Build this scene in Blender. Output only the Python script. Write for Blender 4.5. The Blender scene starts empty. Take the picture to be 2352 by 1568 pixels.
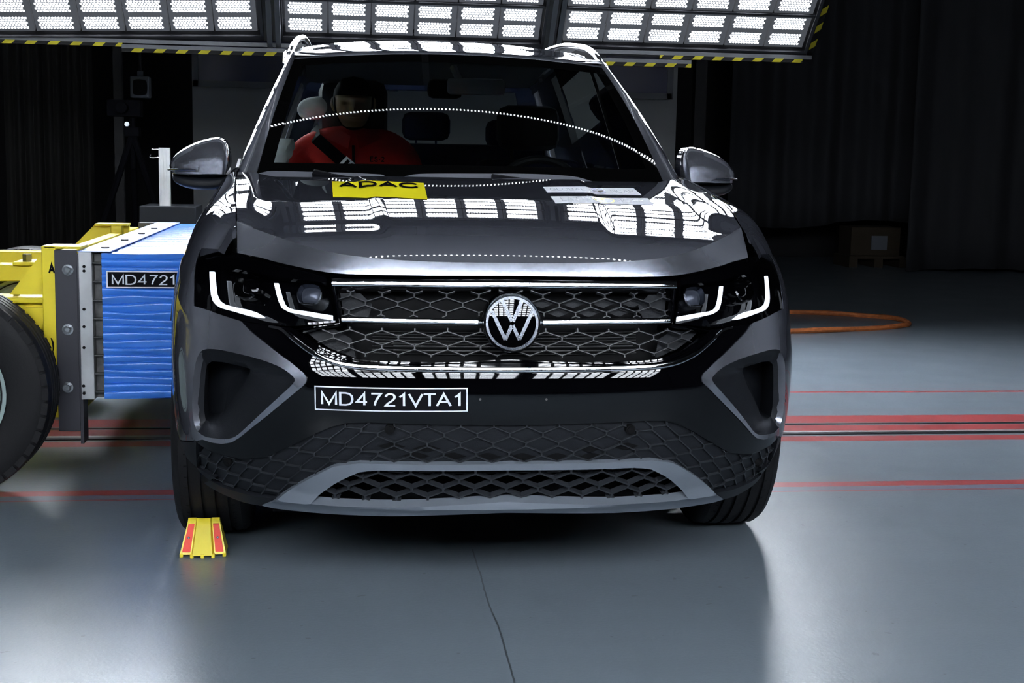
import bpy, bmesh, math, random
import numpy as np
from mathutils import Vector, Matrix
from mathutils.geometry import delaunay_2d_cdt
random.seed(7); np.random.seed(7)
SC = bpy.context.scene
COL = SC.collection
PI = math.pi

# ------------------------------------------------------------------ camera
W_, H_ = 2352, 1568
FPX = 3085.2
CAM = np.array([-0.4155, -3.2786, 1.1595])
YAW, PIT, ROL = -0.126856, 0.135436, 0.0187407
_c, _s = math.cos(YAW), math.sin(YAW)
RV = np.array([_c, _s, 0.0]); FW = np.array([-_s, _c, 0.0])
FWD = FW * math.cos(PIT) - np.array([0, 0, 1.0]) * math.sin(PIT)
UPV = np.cross(RV, FWD)
CR, SR = math.cos(ROL), math.sin(ROL)
cr_ = RV * CR + UPV * SR      # image x axis
cu_ = UPV * CR - RV * SR      # image up axis
cam_d = bpy.data.cameras.new('camera'); cam = bpy.data.objects.new('camera', cam_d); COL.objects.link(cam)
cam_d.sensor_width = 36.0; cam_d.lens = FPX / W_ * 36.0; cam_d.clip_start = 0.05; cam_d.clip_end = 100
M = Matrix(((cr_[0], cu_[0], -FWD[0], CAM[0]), (cr_[1], cu_[1], -FWD[1], CAM[1]), (cr_[2], cu_[2], -FWD[2], CAM[2]), (0, 0, 0, 1)))
cam.matrix_world = M
SC.camera = cam

# ------------------------------------------------------------------ light, world, exposure
world = bpy.data.worlds.new('world'); SC.world = world; world.use_nodes = True
world.node_tree.nodes['Background'].inputs[0].default_value = (0.45, 0.55, 0.8, 1)
world.node_tree.nodes['Background'].inputs[1].default_value = 0.004
SC.view_settings.view_transform = 'Standard'; SC.view_settings.look = 'None'
SC.view_settings.exposure = 0.0; SC.view_settings.gamma = 1.0; SC.view_settings.use_curve_mapping = False
REAR_LED = 105.0      # radiance of the LEDs of the rig behind the car
FRONT_LED = 72.0      # the same for the rig over the photographer
BAR_LED = 22.0

# ------------------------------------------------------------------ rays from the photograph
def ray(px, py):
    dx, dy = px - W_ / 2, py - H_ / 2
    return FWD + cr_ * dx / FPX - cu_ * dy / FPX
def at(px, py, ax, val):
    d = ray(px, py); i = 'xyz'.index(ax); t = (val - CAM[i]) / d[i]
    return CAM + d * t

# ------------------------------------------------------------------ materials
def nodes_of(m):
    m.use_nodes = True; return m.node_tree.nodes, m.node_tree.links
def mat(name, col, rough=0.5, metal=0.0, coat=0.0, coat_rough=0.03, var=0.12, scale=8.0, bump=0.0, bscale=200.0, emis=None, es=0.0, spec=0.5, stretch=None):
    m = bpy.data.materials.new(name); N, Lk = nodes_of(m)
    b = N['Principled BSDF']
    b.inputs['Roughness'].default_value = rough; b.inputs['Metallic'].default_value = metal
    b.inputs['Coat Weight'].default_value = coat; b.inputs['Coat Roughness'].default_value = coat_rough
    b.inputs['Specular IOR Level'].default_value = spec
    tc = N.new('ShaderNodeTexCoord'); nz = N.new('ShaderNodeTexNoise'); nz.inputs['Scale'].default_value = scale
    nz.inputs['Detail'].default_value = 4
    if stretch:
        mp = N.new('ShaderNodeMapping'); mp.inputs['Scale'].default_value = stretch
        Lk.new(tc.outputs['Object'], mp.inputs[0]); Lk.new(mp.outputs[0], nz.inputs['Vector'])
    else: Lk.new(tc.outputs['Object'], nz.inputs['Vector'])
    rp = N.new('ShaderNodeMix'); rp.data_type = 'RGBA'
    c = np.array(col)
    rp.inputs['A'].default_value = (*np.clip(c * (1 - var), 0, 1), 1); rp.inputs['B'].default_value = (*np.clip(c * (1 + var), 0, 1), 1)
    Lk.new(nz.outputs['Fac'], rp.inputs['Factor']); Lk.new(rp.outputs['Result'], b.inputs['Base Color'])
    if bump:
        n2 = N.new('ShaderNodeTexNoise'); n2.inputs['Scale'].default_value = bscale
        Lk.new(tc.outputs['Object'], n2.inputs['Vector'])
        bp = N.new('ShaderNodeBump'); bp.inputs['Strength'].default_value = bump; bp.inputs['Distance'].default_value = 0.002
        Lk.new(n2.outputs['Fac'], bp.inputs['Height']); Lk.new(bp.outputs[0], b.inputs['Normal'])
    if emis: b.inputs['Emission Color'].default_value = (*emis, 1); b.inputs['Emission Strength'].default_value = es
    return m
M_PAINT = mat('grey_metallic_paint', (0.058, 0.062, 0.078), 0.27, 0.45, 1.0, 0.015, 0.03, 3.0, spec=0.0)
def flake_paint(m, facing, grazing):
    # metal flakes under clear lacquer show when looked at squarely and fade at a glancing angle
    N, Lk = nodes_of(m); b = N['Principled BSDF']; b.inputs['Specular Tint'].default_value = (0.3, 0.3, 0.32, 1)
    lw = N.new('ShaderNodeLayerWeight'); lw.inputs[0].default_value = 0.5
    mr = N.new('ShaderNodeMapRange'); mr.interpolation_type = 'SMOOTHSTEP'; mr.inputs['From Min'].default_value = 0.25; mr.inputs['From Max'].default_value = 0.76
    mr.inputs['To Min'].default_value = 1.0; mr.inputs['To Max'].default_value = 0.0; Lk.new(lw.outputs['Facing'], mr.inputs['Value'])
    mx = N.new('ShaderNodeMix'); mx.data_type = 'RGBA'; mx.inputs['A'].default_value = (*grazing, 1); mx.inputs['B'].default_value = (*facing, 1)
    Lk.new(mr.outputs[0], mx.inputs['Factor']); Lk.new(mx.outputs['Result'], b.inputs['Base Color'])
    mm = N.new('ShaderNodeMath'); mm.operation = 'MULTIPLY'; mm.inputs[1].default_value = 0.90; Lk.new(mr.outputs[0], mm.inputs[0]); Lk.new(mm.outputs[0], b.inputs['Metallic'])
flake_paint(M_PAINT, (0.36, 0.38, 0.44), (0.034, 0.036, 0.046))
M_GLOSS = mat('gloss_black', (0.001, 0.001, 0.0015), 0.5, 0, 1.0, 0.02, 0.1, spec=0.0)
M_TRIM = mat('matt_black_plastic', (0.009, 0.0102, 0.0132), 0.5, 0, 0, 0.1, 0.15, 30, 0.25, 600, spec=0.25)
M_TRIMD = mat('deep_black_plastic', (0.003, 0.003, 0.0035), 0.7, 0, 0, 0.1, 0.1, 30, spec=0.15)
M_BAR = mat('grille_bar_plastic', (0.020, 0.022, 0.026), 0.35, 0, 0, 0.1, 0.1, 30, spec=0.4)
M_SILVER = mat('satin_silver_paint', (0.20, 0.225, 0.265), 0.42, 0.4, 0, 0.1, 0.05, 20)
M_RAILP = mat('polished_rail', (0.30, 0.31, 0.33), 0.14, 1.0)
M_CHROME = mat('chrome', (0.75, 0.77, 0.8), 0.06, 1.0, 0, 0.1, 0.04, 60, 0.05, 300)
M_CHROMEG = mat('etched_chrome', (0.17, 0.18, 0.205), 0.14, 1.0, 0, 0.1, 0.4, 500, 0.3, 700)
M_DRL = mat('running_light', (0.9, 0.95, 1.0), 0.3, 0, 0, 0.1, 0.02, 5, emis=(0.80, 0.88, 1.0), es=1.6)
M_RUBBER = mat('tyre_rubber', (0.009, 0.009, 0.0105), 0.6, 0, 0, 0.1, 0.2, 15, 0.3, 150, spec=0.25)
M_RIM = mat('alloy', (0.30, 0.31, 0.33), 0.3, 0.9, 0.3, 0.1, 0.05)
M_DARKIN = mat('cabin_plastic', (0.012, 0.014, 0.017), 0.6, 0, 0, 0.1, 0.2, 20)
M_SEAT = mat('seat_cloth', (0.022, 0.032, 0.085), 0.85, 0, 0, 0.1, 0.3, 40, 0.3, 300)
M_YEL = mat('yellow_paint', (0.86, 0.70, 0.03), 0.38, 0, 0.2, 0.1, 0.10, 6)
M_BLUE = mat('blue_sheet', (0.045, 0.22, 0.78), 0.24, 0.0, 0.0, 0.1, 0.25, 5, stretch=(0.4, 3, 9), spec=0.5)
M_ALU = mat('aluminium', (0.55, 0.56, 0.57), 0.38, 0.85, 0, 0.1, 0.35, 9)
M_ALUD = mat('dull_honeycomb', (0.10, 0.10, 0.10), 0.5, 0.6, 0, 0.1, 0.6, 40)
M_STEEL = mat('dark_steel', (0.045, 0.045, 0.055), 0.45, 0.3, 0, 0.1, 0.1, 6)
M_BOLT = mat('zinc_bolt', (0.6, 0.62, 0.64), 0.25, 1.0)
M_WHITE = mat('white_vinyl', (0.78, 0.82, 0.9), 0.4, 0, 0.3, 0.1, 0.02)
M_BLACKV = mat('black_vinyl', (0.007, 0.007, 0.009), 0.7, 0, 0.0, 0.1, 0.05, spec=0.03)
M_FRIT = mat('black_glass_border', (0.002, 0.002, 0.002), 0.5, 0, 1.0, 0.01, 0.05, spec=0.0)
M_REFL = mat('grey_reflector_bowl', (0.10, 0.11, 0.14), 0.35, 0.5)
M_YVIN = mat('yellow_vinyl', (0.82, 0.72, 0.02), 0.6, 0, 0.0, 0.1, 0.03, spec=0.0)
M_PRINT = mat('black_print', (0.006, 0.006, 0.006), 0.9, 0, 0, 0.1, 0.05, spec=0.0)
M_WVIN = mat('white_sticker_vinyl', (0.90, 0.93, 0.98), 0.6, 0, 0, 0.1, 0.02, spec=0.0)
M_GREYT = mat('grey_print', (0.22, 0.26, 0.36), 0.5)
M_RED = mat('red_jacket_cloth', (0.92, 0.040, 0.028), 0.8, 0, 0, 0.1, 0.2, 12, 0.3, 400)
M_SKIN = mat('dummy_vinyl_skin', (0.62, 0.46, 0.28), 0.42, 0, 0, 0.1, 0.12, 12)
M_FRAME = mat('rig_black_frame', (0.010, 0.010, 0.012), 0.5, 0.1, spec=0.3)
M_WIPER = mat('grey_wiper_rubber', (0.12, 0.125, 0.15), 0.5)
M_FRAMEG = mat('rig_grey_frame', (0.045, 0.048, 0.052), 0.5, 0.4)
M_ORANGE = mat('orange_reflector', (0.92, 0.045, 0.012), 0.5, 0, 0.0, 0.1, 0.12, 150, emis=None)
M_WALL = mat('grey_wall_paint', (0.30, 0.31, 0.32), 0.8, 0, 0, 0.1, 0.15, 2)
M_WALLD = mat('dark_wall_paint', (0.012, 0.012, 0.014), 0.9)
M_CURT = mat('grey_curtain', (0.020, 0.021, 0.025), 0.9, 0, 0, 0.1, 0.15, 3, 0.3, 60, stretch=(6, 6, 0.6))
M_CURTB = mat('brown_grey_curtain', (0.014, 0.013, 0.012), 0.9, 0, 0, 0.1, 0.25, 3, 0.3, 60, stretch=(8, 8, 0.4))
M_PANELB = mat('dark_blue_pane', (0.015, 0.02, 0.07), 0.3, 0, 0, 0.1, 0.2, 3)
M_PFRAME = mat('pale_frame', (0.10, 0.11, 0.13), 0.5)
M_WOOD = mat('pallet_wood', (0.03, 0.02, 0.01), 0.8, 0, 0, 0.1, 0.3, 10, stretch=(1, 1, 12))
M_BAG = mat('airbag_cloth', (0.65, 0.70, 0.68), 0.9, 0, 0, 0.1, 0.25, 25, 0.4, 60)

def floor_material():
    m = bpy.data.materials.new('grey_epoxy_floor'); N, Lk = nodes_of(m); b = N['Principled BSDF']
    b.inputs['Roughness'].default_value = 0.33; b.inputs['Specular IOR Level'].default_value = 0.5
    g = N.new('ShaderNodeNewGeometry'); sp = N.new('ShaderNodeSeparateXYZ'); Lk.new(g.outputs['Position'], sp.inputs[0])
    def nz(scale, det=5, vec=None):
        n = N.new('ShaderNodeTexNoise'); n.inputs['Scale'].default_value = scale; n.inputs['Detail'].default_value = det
        if vec:
            mp = N.new('ShaderNodeMapping'); mp.inputs['Scale'].default_value = vec
            Lk.new(g.outputs['Position'], mp.inputs[0]); Lk.new(mp.outputs[0], n.inputs['Vector'])
        else: Lk.new(g.outputs['Position'], n.inputs['Vector'])
        return n.outputs['Fac']
    def math_(op, a, c=0.0, d=None):
        n = N.new('ShaderNodeMath'); n.operation = op
        for k, v in enumerate((a, c) if d is None else (a, c, d)):
            if isinstance(v, (int, float)): n.inputs[k].default_value = v
            else: Lk.new(v, n.inputs[k])
        return n.outputs[0]
    def mix(fac, A, B_):
        n = N.new('ShaderNodeMix'); n.data_type = 'RGBA'
        if isinstance(fac, float): n.inputs['Factor'].default_value = fac
        else: Lk.new(fac, n.inputs['Factor'])
        for k, v in (('A', A), ('B', B_)):
            if isinstance(v, tuple): n.inputs[k].default_value = (*v, 1)
            else: Lk.new(v, n.inputs[k])
        return n.outputs['Result']
    base = mix(nz(0.9), (0.155, 0.190, 0.225), (0.20, 0.24, 0.275))
    base = mix(math_('MULTIPLY', nz(5, 6, (0.25, 2.2, 1)), 0.45), base, (0.135, 0.16, 0.185))
    # painted lines running across the hall, a little worn
    Y = sp.outputs['Y']; yw = math_('ADD', Y, math_('MULTIPLY', math_('SUBTRACT', nz(14), 0.5), 0.012))
    def band(a, c): return math_('MULTIPLY', math_('GREATER_THAN', yw, a), math_('LESS_THAN', yw, c))
    red = None
    for a, c in ((3.255, 3.30), (2.475, 2.645), (2.29, 2.42), (2.085, 2.185), (1.305, 1.375), (1.235, 1.248)):
        bb = band(a, c); red = bb if red is None else math_('MAXIMUM', red, bb)
    wear = math_('GREATER_THAN', nz(38, 6), 0.36)
    red = math_('MULTIPLY', red, math_('ADD', math_('MULTIPLY', wear, 0.40), 0.45))
    base = mix(red, base, (0.42, 0.040, 0.038))
    base = mix(math_('MULTIPLY', band(1.25, 1.305), 0.75), base, (0.16, 0.17, 0.24))
    # hairline crack near the middle
    X = sp.outputs['X']
    cx = math_('ADD', math_('MULTIPLY', Y, 0.002), -0.030)
    cx = math_('ADD', cx, math_('MULTIPLY', math_('SUBTRACT', nz(2.5), 0.5), 0.03))
    dist = math_('ABSOLUTE', math_('SUBTRACT', X, cx))
    crack = math_('MULTIPLY', math_('LESS_THAN', dist, 0.0022), math_('LESS_THAN', Y, 0.6))
    base = mix(math_('MULTIPLY', crack, 0.7), base, (0.02, 0.02, 0.02))
    spots = math_('GREATER_THAN', nz(23, 2), 0.735)
    base = mix(math_('MULTIPLY', spots, 0.5), base, (0.07, 0.075, 0.08))
    Lk.new(base, b.inputs['Base Color'])
    r = math_('ADD', math_('MULTIPLY', nz(3, 6), 0.16), 0.24); Lk.new(r, b.inputs['Roughness'])
    bp = N.new('ShaderNodeBump'); bp.inputs['Strength'].default_value = 0.25; bp.inputs['Distance'].default_value = 0.002
    Lk.new(nz(90, 4), bp.inputs['Height']); Lk.new(bp.outputs[0], b.inputs['Normal'])
    return m
M_FLOOR = floor_material()

def led_material(name, strength, rows=5, cols=11):
    m = bpy.data.materials.new(name); N, Lk = nodes_of(m); b = N['Principled BSDF']
    b.inputs['Base Color'].default_value = (0.03, 0.03, 0.04, 1); b.inputs['Roughness'].default_value = 0.4
    uv = N.new('ShaderNodeUVMap'); sp = N.new('ShaderNodeSeparateXYZ'); Lk.new(uv.outputs[0], sp.inputs[0])
    def mt(op, a, c=0.0):
        n = N.new('ShaderNodeMath'); n.operation = op
        for k, v in enumerate((a, c)):
            if isinstance(v, (int, float)): n.inputs[k].default_value = v
            else: Lk.new(v, n.inputs[k])
        return n.outputs[0]
    u, v = sp.outputs[0], sp.outputs[1]
    dv = 0.36 / rows
    vv = mt('MODULO', v, 0.5); r0 = mt('DIVIDE', mt('SUBTRACT', vv, 0.07), dv)
    row = mt('FLOOR', r0); fy = mt('SUBTRACT', mt('FRACT', r0), 0.5)
    uu = mt('ADD', mt('MULTIPLY', mt('SUBTRACT', u, 0.10), cols / 0.78), mt('MULTIPLY', mt('MODULO', row, 2.0), 0.5))
    fx = mt('SUBTRACT', mt('FRACT', uu), 0.5)
    asp = (dv) / (0.78 / cols)
    d = mt('SQRT', mt('ADD', mt('MULTIPLY', fx, fx), mt('MULTIPLY', mt('MULTIPLY', fy, fy), asp * asp)))
    dot = mt('LESS_THAN', d, 0.34)
    inb = mt('MULTIPLY', mt('GREATER_THAN', vv, 0.07), mt('LESS_THAN', vv, 0.43))
    inb = mt('MULTIPLY', inb, mt('MULTIPLY', mt('GREATER_THAN', uu, 0.0), mt('LESS_THAN', uu, float(cols))))
    k = mt('MULTIPLY', dot, inb)
    glow = mt('ADD', mt('MULTIPLY', inb, 0.0025), 0.0006)
    es = mt('MULTIPLY', mt('MAXIMUM', k, glow), strength)
    b.inputs['Emission Color'].default_value = (0.86, 0.92, 1.0, 1); Lk.new(es, b.inputs['Emission Strength'])
    return m
M_LEDR = led_material('led_array', REAR_LED)
M_LEDF = led_material('led_array_front', FRONT_LED)
M_LEDBAR = mat('led_bar_diode', (0.8, 0.8, 0.8), 0.3, emis=(0.88, 0.94, 1.0), es=BAR_LED)

def stripe_material():
    m = bpy.data.materials.new('hazard_tape'); N, Lk = nodes_of(m); b = N['Principled BSDF']
    uv = N.new('ShaderNodeUVMap'); sp = N.new('ShaderNodeSeparateXYZ'); Lk.new(uv.outputs[0], sp.inputs[0])
    def mt(op, a, c):
        n = N.new('ShaderNodeMath'); n.operation = op
        for k, v in enumerate((a, c)):
            if isinstance(v, (int, float)): n.inputs[k].default_value = v
            else: Lk.new(v, n.inputs[k])
        return n.outputs[0]
    t = mt('FRACT', mt('DIVIDE', mt('SUBTRACT', sp.outputs[0], sp.outputs[1]), 0.128), 0)
    mx = N.new('ShaderNodeMix'); mx.data_type = 'RGBA'
    mx.inputs['A'].default_value = (0.003, 0.003, 0.003, 1); mx.inputs['B'].default_value = (0.16, 0.14, 0.008, 1)
    Lk.new(mt('GREATER_THAN', t, 0.56), mx.inputs['Factor']); Lk.new(mx.outputs['Result'], b.inputs['Base Color'])
    b.inputs['Roughness'].default_value = 0.8; b.inputs['Specular IOR Level'].default_value = 0.1
    return m
M_HAZ = stripe_material()

def glass_material(name, tint, refl=0.06, rough=0.0):
    m = bpy.data.materials.new(name); N, Lk = nodes_of(m)
    N.remove(N['Principled BSDF']); out = N['Material Output']
    tr = N.new('ShaderNodeBsdfTransparent'); tr.inputs[0].default_value = (*tint, 1)
    gl = N.new('ShaderNodeBsdfGlossy'); gl.inputs['Roughness'].default_value = rough
    fr = N.new('ShaderNodeFresnel'); fr.inputs[0].default_value = 1.5
    nz = N.new('ShaderNodeTexNoise'); nz.inputs['Scale'].default_value = 3
    mm = N.new('ShaderNodeMath'); mm.operation = 'MULTIPLY_ADD'; Lk.new(nz.outputs['Fac'], mm.inputs[0]); mm.inputs[1].default_value = 0.02
    Lk.new(fr.outputs[0], mm.inputs[2])
    mx = N.new('ShaderNodeMixShader'); Lk.new(mm.outputs[0], mx.inputs[0]); Lk.new(tr.outputs[0], mx.inputs[1]); Lk.new(gl.outputs[0], mx.inputs[2])
    Lk.new(mx.outputs[0], out.inputs[0])
    return m
M_GLASS = glass_material('windscreen_glass', (0.90, 0.94, 0.93))
M_SIDEG = glass_material('side_glass', (0.72, 0.78, 0.78))
M_LENS = glass_material('headlight_glass', (0.93, 0.94, 0.96))

# ------------------------------------------------------------------ mesh helpers
def tag(o, label=None, cat=None, group=None, kind=None):
    if label: o['label'] = label
    if cat: o['category'] = cat
    if group: o['group'] = group
    if kind: o['kind'] = kind
    return o
def empty(name, loc=(0, 0, 0), label=None, cat=None, group=None):
    o = bpy.data.objects.new(name, None); COL.objects.link(o); o.location = loc; o.empty_display_size = 0.1
    return tag(o, label, cat, group)
def root_loc(p):
    v = Vector((0, 0, 0))
    while p is not None: v += p.location; p = p.parent
    return v
def link(name, verts, faces, m, parent=None, smooth=False, label=None, uvs=None, sharp=None):
    """verts are world coordinates"""
    me = bpy.data.meshes.new(name)
    off = root_loc(parent)
    me.from_pydata([tuple(Vector(v) - off) for v in verts], [], [tuple(int(i) for i in f) for f in faces])
    if uvs is not None:
        ul = me.uv_layers.new(name='UVMap')
        for lp in me.loops: ul.data[lp.index].uv = uvs[lp.vertex_index]
    me.materials.append(m)
    if smooth:
        me.polygons.foreach_set('use_smooth', [True] * len(me.polygons))
        if sharp: me.set_sharp_from_angle(angle=math.radians(sharp))
    me.update()
    o = bpy.data.objects.new(name, me); COL.objects.link(o); o.parent = parent
    if label: o['label'] = label
    return o
class MB:
    def __init__(s): s.v = []; s.f = []
    def add(s, vs, fs):
        n = len(s.v); s.v += [tuple(map(float, v)) for v in vs]; s.f += [tuple(n + int(i) for i in f) for f in fs]; return s
    def box(s, c, d, R=None, bev=0.0):
        bm = bmesh.new(); bmesh.ops.create_cube(bm, size=1)
        bmesh.ops.scale(bm, vec=d, verts=bm.verts)
        if bev: bmesh.ops.bevel(bm, geom=bm.edges[:], offset=bev, segments=2, affect='EDGES', profile=0.5)
        if R is not None: bmesh.ops.transform(bm, matrix=R.to_4x4() if len(R) == 3 else R, verts=bm.verts)
        bmesh.ops.translate(bm, vec=c, verts=bm.verts)
        bm.verts.ensure_lookup_table(); s.add([v.co[:] for v in bm.verts], [[v.index for v in f.verts] for f in bm.faces]); bm.free(); return s
    def box2(s, a, b, bev=0.0):
        a = np.array(a, float); b = np.array(b, float)
        return s.box(tuple((a + b) / 2), tuple(np.abs(b - a)), None, bev)
    def tube(s, pts, r, n=10, cap=True):
        pts = [np.array(p, float) for p in pts]; rr = r if hasattr(r, '__len__') else [r] * len(pts)
        prev = None; rings = []
        for i, p in enumerate(pts):
            t = pts[min(i + 1, len(pts) - 1)] - pts[max(i - 1, 0)]; t /= (np.linalg.norm(t) + 1e-9)
            if prev is None:
                a = np.array([0, 0, 1.0]) if abs(t[2]) < 0.9 else np.array([1.0, 0, 0]); u = np.cross(t, a)
            else: u = prev - t * (prev @ t)
            u /= np.linalg.norm(u); prev = u; w = np.cross(t, u)
            rings.append([p + rr[i] * (math.cos(2 * PI * k / n) * u + math.sin(2 * PI * k / n) * w) for k in range(n)])
        vs = [v for rg in rings for v in rg]; fs = []
        for i in range(len(rings) - 1):
            for k in range(n):
                fs.append((i * n + k, i * n + (k + 1) % n, (i + 1) * n + (k + 1) % n, (i + 1) * n + k))
        if cap: fs.append(tuple(range(n))[::-1]); fs.append(tuple((len(rings) - 1) * n + k for k in range(n)))
        return s.add(vs, fs)
    def cyl(s, a, b, r, n=20): return s.tube([a, b], r, n)
    def lathe(s, prof, c, axis='x', n=48, closed=False):
        """prof: (radius, along-axis)"""
        vs = []
        for k in range(n):
            t = 2 * PI * k / n
            for (r, h) in prof:
                a, b = r * math.cos(t), r * math.sin(t)
                p = {'x': (h, a, b), 'y': (a, h, b), 'z': (a, b, h)}[axis]
                vs.append((c[0] + p[0], c[1] + p[1], c[2] + p[2]))
        m = len(prof); fs = []
        for k in range(n):
            k2 = (k + 1) % n
            for j in range(m if closed else m - 1):
                j2 = (j + 1) % m; fs.append((k * m + j, k * m + j2, k2 * m + j2, k2 * m + j))
        return s.add(vs, fs)
    def prism(s, poly, axis, a, b):
        """poly: 2D points in the two other axes, extruded from a to b"""
        n = len(poly)
        def P(q, h): return {'x': (h, q[0], q[1]), 'y': (q[0], h, q[1]), 'z': (q[0], q[1], h)}[axis]
        vs = [P(q, a) for q in poly] + [P(q, b) for q in poly]
        fs = [tuple(range(n))[::-1], tuple(range(n, 2 * n))] + [(i, (i + 1) % n, n + (i + 1) % n, n + i) for i in range(n)]
        return s.add(vs, fs)
    def mirrored(s):
        o = MB(); o.v = [(-x, y, z) for x, y, z in s.v]; o.f = [f[::-1] for f in s.f]; return o
    def build(s, name, m, parent=None, smooth=False, label=None, sharp=35):
        o = link(name, s.v, s.f, m, parent, smooth, label, sharp=sharp if smooth else None)
        bm = bmesh.new(); bm.from_mesh(o.data); bmesh.ops.recalc_face_normals(bm, faces=bm.faces); bm.to_mesh(o.data); bm.free()
        return o
def grid(rows, flip=False):
    """rows: list of lists of points, equal lengths"""
    m = len(rows[0]); vs = [p for r in rows for p in r]; fs = []
    for i in range(len(rows) - 1):
        for j in range(m - 1):
            f = (i * m + j, i * m + j + 1, (i + 1) * m + j + 1, (i + 1) * m + j); fs.append(f[::-1] if flip else f)
    return vs, fs
def inpoly(P, poly):
    P = np.atleast_2d(P); x, y = P[:, 0], P[:, 1]; ins = np.zeros(len(P), bool); poly = np.asarray(poly)
    j = len(poly) - 1
    for i in range(len(poly)):
        xi, yi = poly[i]; xj, yj = poly[j]
        c = ((yi > y) != (yj > y)) & (x < (xj - xi) * (y - yi) / (yj - yi + 1e-15) + xi); ins ^= c; j = i
    return ins
def dens(poly, sp, closed=True):
    out = []; n = len(poly)
    for i in range(n if closed else n - 1):
        a = np.array(poly[i], float); b = np.array(poly[(i + 1) % n], float); k = max(1, int(math.ceil(np.linalg.norm(b - a) / sp)))
        for t in range(k): out.append(tuple(a + (b - a) * t / k))
    if not closed: out.append(tuple(poly[-1]))
    return out
def chaikin(poly, it=1, closed=True, q=0.25):
    for _ in range(it):
        out = []; n = len(poly); P = [np.array(p, float) for p in poly]
        if not closed: out.append(P[0])
        for i in range(n if closed else n - 1):
            a, b = P[i], P[(i + 1) % n]; out += [a * (1 - q) + b * q, a * q + b * (1 - q)]
        if not closed: out.append(P[-1])
        poly = out
    return [tuple(p) for p in poly]
def catmull(pts, n=6):
    P = [np.array(p, float) for p in pts]; out = []
    for i in range(len(P) - 1):
        p0 = P[max(i - 1, 0)]; p1 = P[i]; p2 = P[i + 1]; p3 = P[min(i + 2, len(P) - 1)]
        for k in range(n):
            t = k / n; out.append(0.5 * ((2 * p1) + (-p0 + p2) * t + (2 * p0 - 5 * p1 + 4 * p2 - p3) * t * t + (-p0 + 3 * p1 - 3 * p2 + p3) * t ** 3))
    out.append(P[-1]); return out
def tess(outer, holes=(), sp=0.015):
    """2D polygon with holes -> vertices, triangles, evenly filled"""
    pts = []; edges = []
    for lp in [outer] + list(holes):
        n0 = len(pts); pts += [tuple(p) for p in lp]; edges += [(n0 + i, n0 + (i + 1) % len(lp)) for i in range(len(lp))]
    o = np.array(outer); lo = o.min(0); hi = o.max(0)
    gx = np.arange(lo[0] + sp / 2, hi[0], sp); gy = np.arange(lo[1] + sp / 2, hi[1], sp * 0.87)
    G = np.array([(x + (sp / 2 if j % 2 else 0), y) for j, y in enumerate(gy) for x in gx])
    if len(G):
        ins = inpoly(G, outer)
        for h in holes: ins &= ~inpoly(G, h)
        G = G[ins]
        if len(G):
            B_ = np.array(pts); keep = np.array([np.min(((B_ - g) ** 2).sum(1)) > (0.45 * sp) ** 2 for g in G]); G = G[keep]
        pts += [tuple(g) for g in G]
    v, e, f, *_ = delaunay_2d_cdt([Vector(p) for p in pts], edges, [], 0, 1e-7)
    V = np.array([(p.x, p.y) for p in v]); F_ = [tuple(t) for t in f]
    cen = np.array([V[list(t)].mean(0) for t in F_]); ok = inpoly(cen, outer)
    for h in holes: ok &= ~inpoly(cen, h)
    F_ = [t for t, k in zip(F_, ok) if k]
    out = []
    for t in F_:
        a, b, c = V[t[0]], V[t[1]], V[t[2]]
        if (b[0] - a[0]) * (c[1] - a[1]) - (b[1] - a[1]) * (c[0] - a[0]) < 0: t = t[::-1]
        out.append(t)
    return V, out

# ------------------------------------------------------------------ the front face of the car, y = F(x, z)
BZ = np.array([(.14, .16), (.18, .12), (.25, .06), (.35, .01), (.45, -.02), (.5, -.03), (.61, -.03), (.66, -.01), (.75, .01), (.85, .05), (.90, .085), (.95, .14), (1.0, .22)])
WZ = np.array([(.14, .80), (.18, .82), (.25, .845), (.30, .868), (.38, .886), (.6, .893), (.7, .893), (.78, .888), (.86, .872), (.92, .845), (1.0, .80)])
LL, PW = 0.68, 2.45
def smooth_tab(T):
    z = np.linspace(T[0, 0], T[-1, 0], 600); v = np.interp(z, T[:, 0], T[:, 1])
    k = np.exp(-0.5 * (np.arange(-40, 41) / 14.0) ** 2); k /= k.sum()
    vp = np.concatenate([v[0] + (v[0] - v[40:0:-1]), v, v[-1] + (v[-1] - v[-2:-42:-1])]); return z, np.convolve(vp, k, 'valid')
BZs, WZs = smooth_tab(BZ), smooth_tab(WZ)
def Bf(z): return np.interp(z, *BZs)
def Wf(z): return np.interp(z, *WZs)
def Ff(x, z):
    k = min(abs(x) / Wf(z), 1.0); return Bf(z) + LL * (1 - (max(0.0, 1 - k ** PW)) ** (1 / PW))
_th = np.linspace(0, PI / 2, 6001); _X = np.sin(_th) ** (2 / PW); _Y = 1 - np.cos(_th) ** (2 / PW)
_X[-1] = 1; _Y[-1] = 1
_ds = np.hypot(np.diff(_X) * 0.9, np.diff(_Y) * LL); _S = np.concatenate([[0], np.cumsum(_ds)]); STOT = _S[-1]
def fpt(a, z):
    """a: arc distance from the centre line, z height"""
    x = np.interp(abs(a), _S, _X) * Wf(z); y = Bf(z) + LL * np.interp(abs(a), _S, _Y)
    return np.array([math.copysign(x, a), y, z])
def fnorm(a, z):
    e = 2e-3; du = fpt(a + e, z) - fpt(a - e, z); dv = fpt(a, z + e) - fpt(a, z - e)
    n = np.cross(du, dv); return n / np.linalg.norm(n)
def fs(a, z, off=0.0):
    return fpt(a, z) + fnorm(a, z) * off
def a_of(x, z): return math.copysign(np.interp(min(abs(x) / Wf(z), 1.0), _X, _S), x)
def a_of_y(y, z): return float(np.interp((y - Bf(z)) / LL, _Y, _S))
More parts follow.
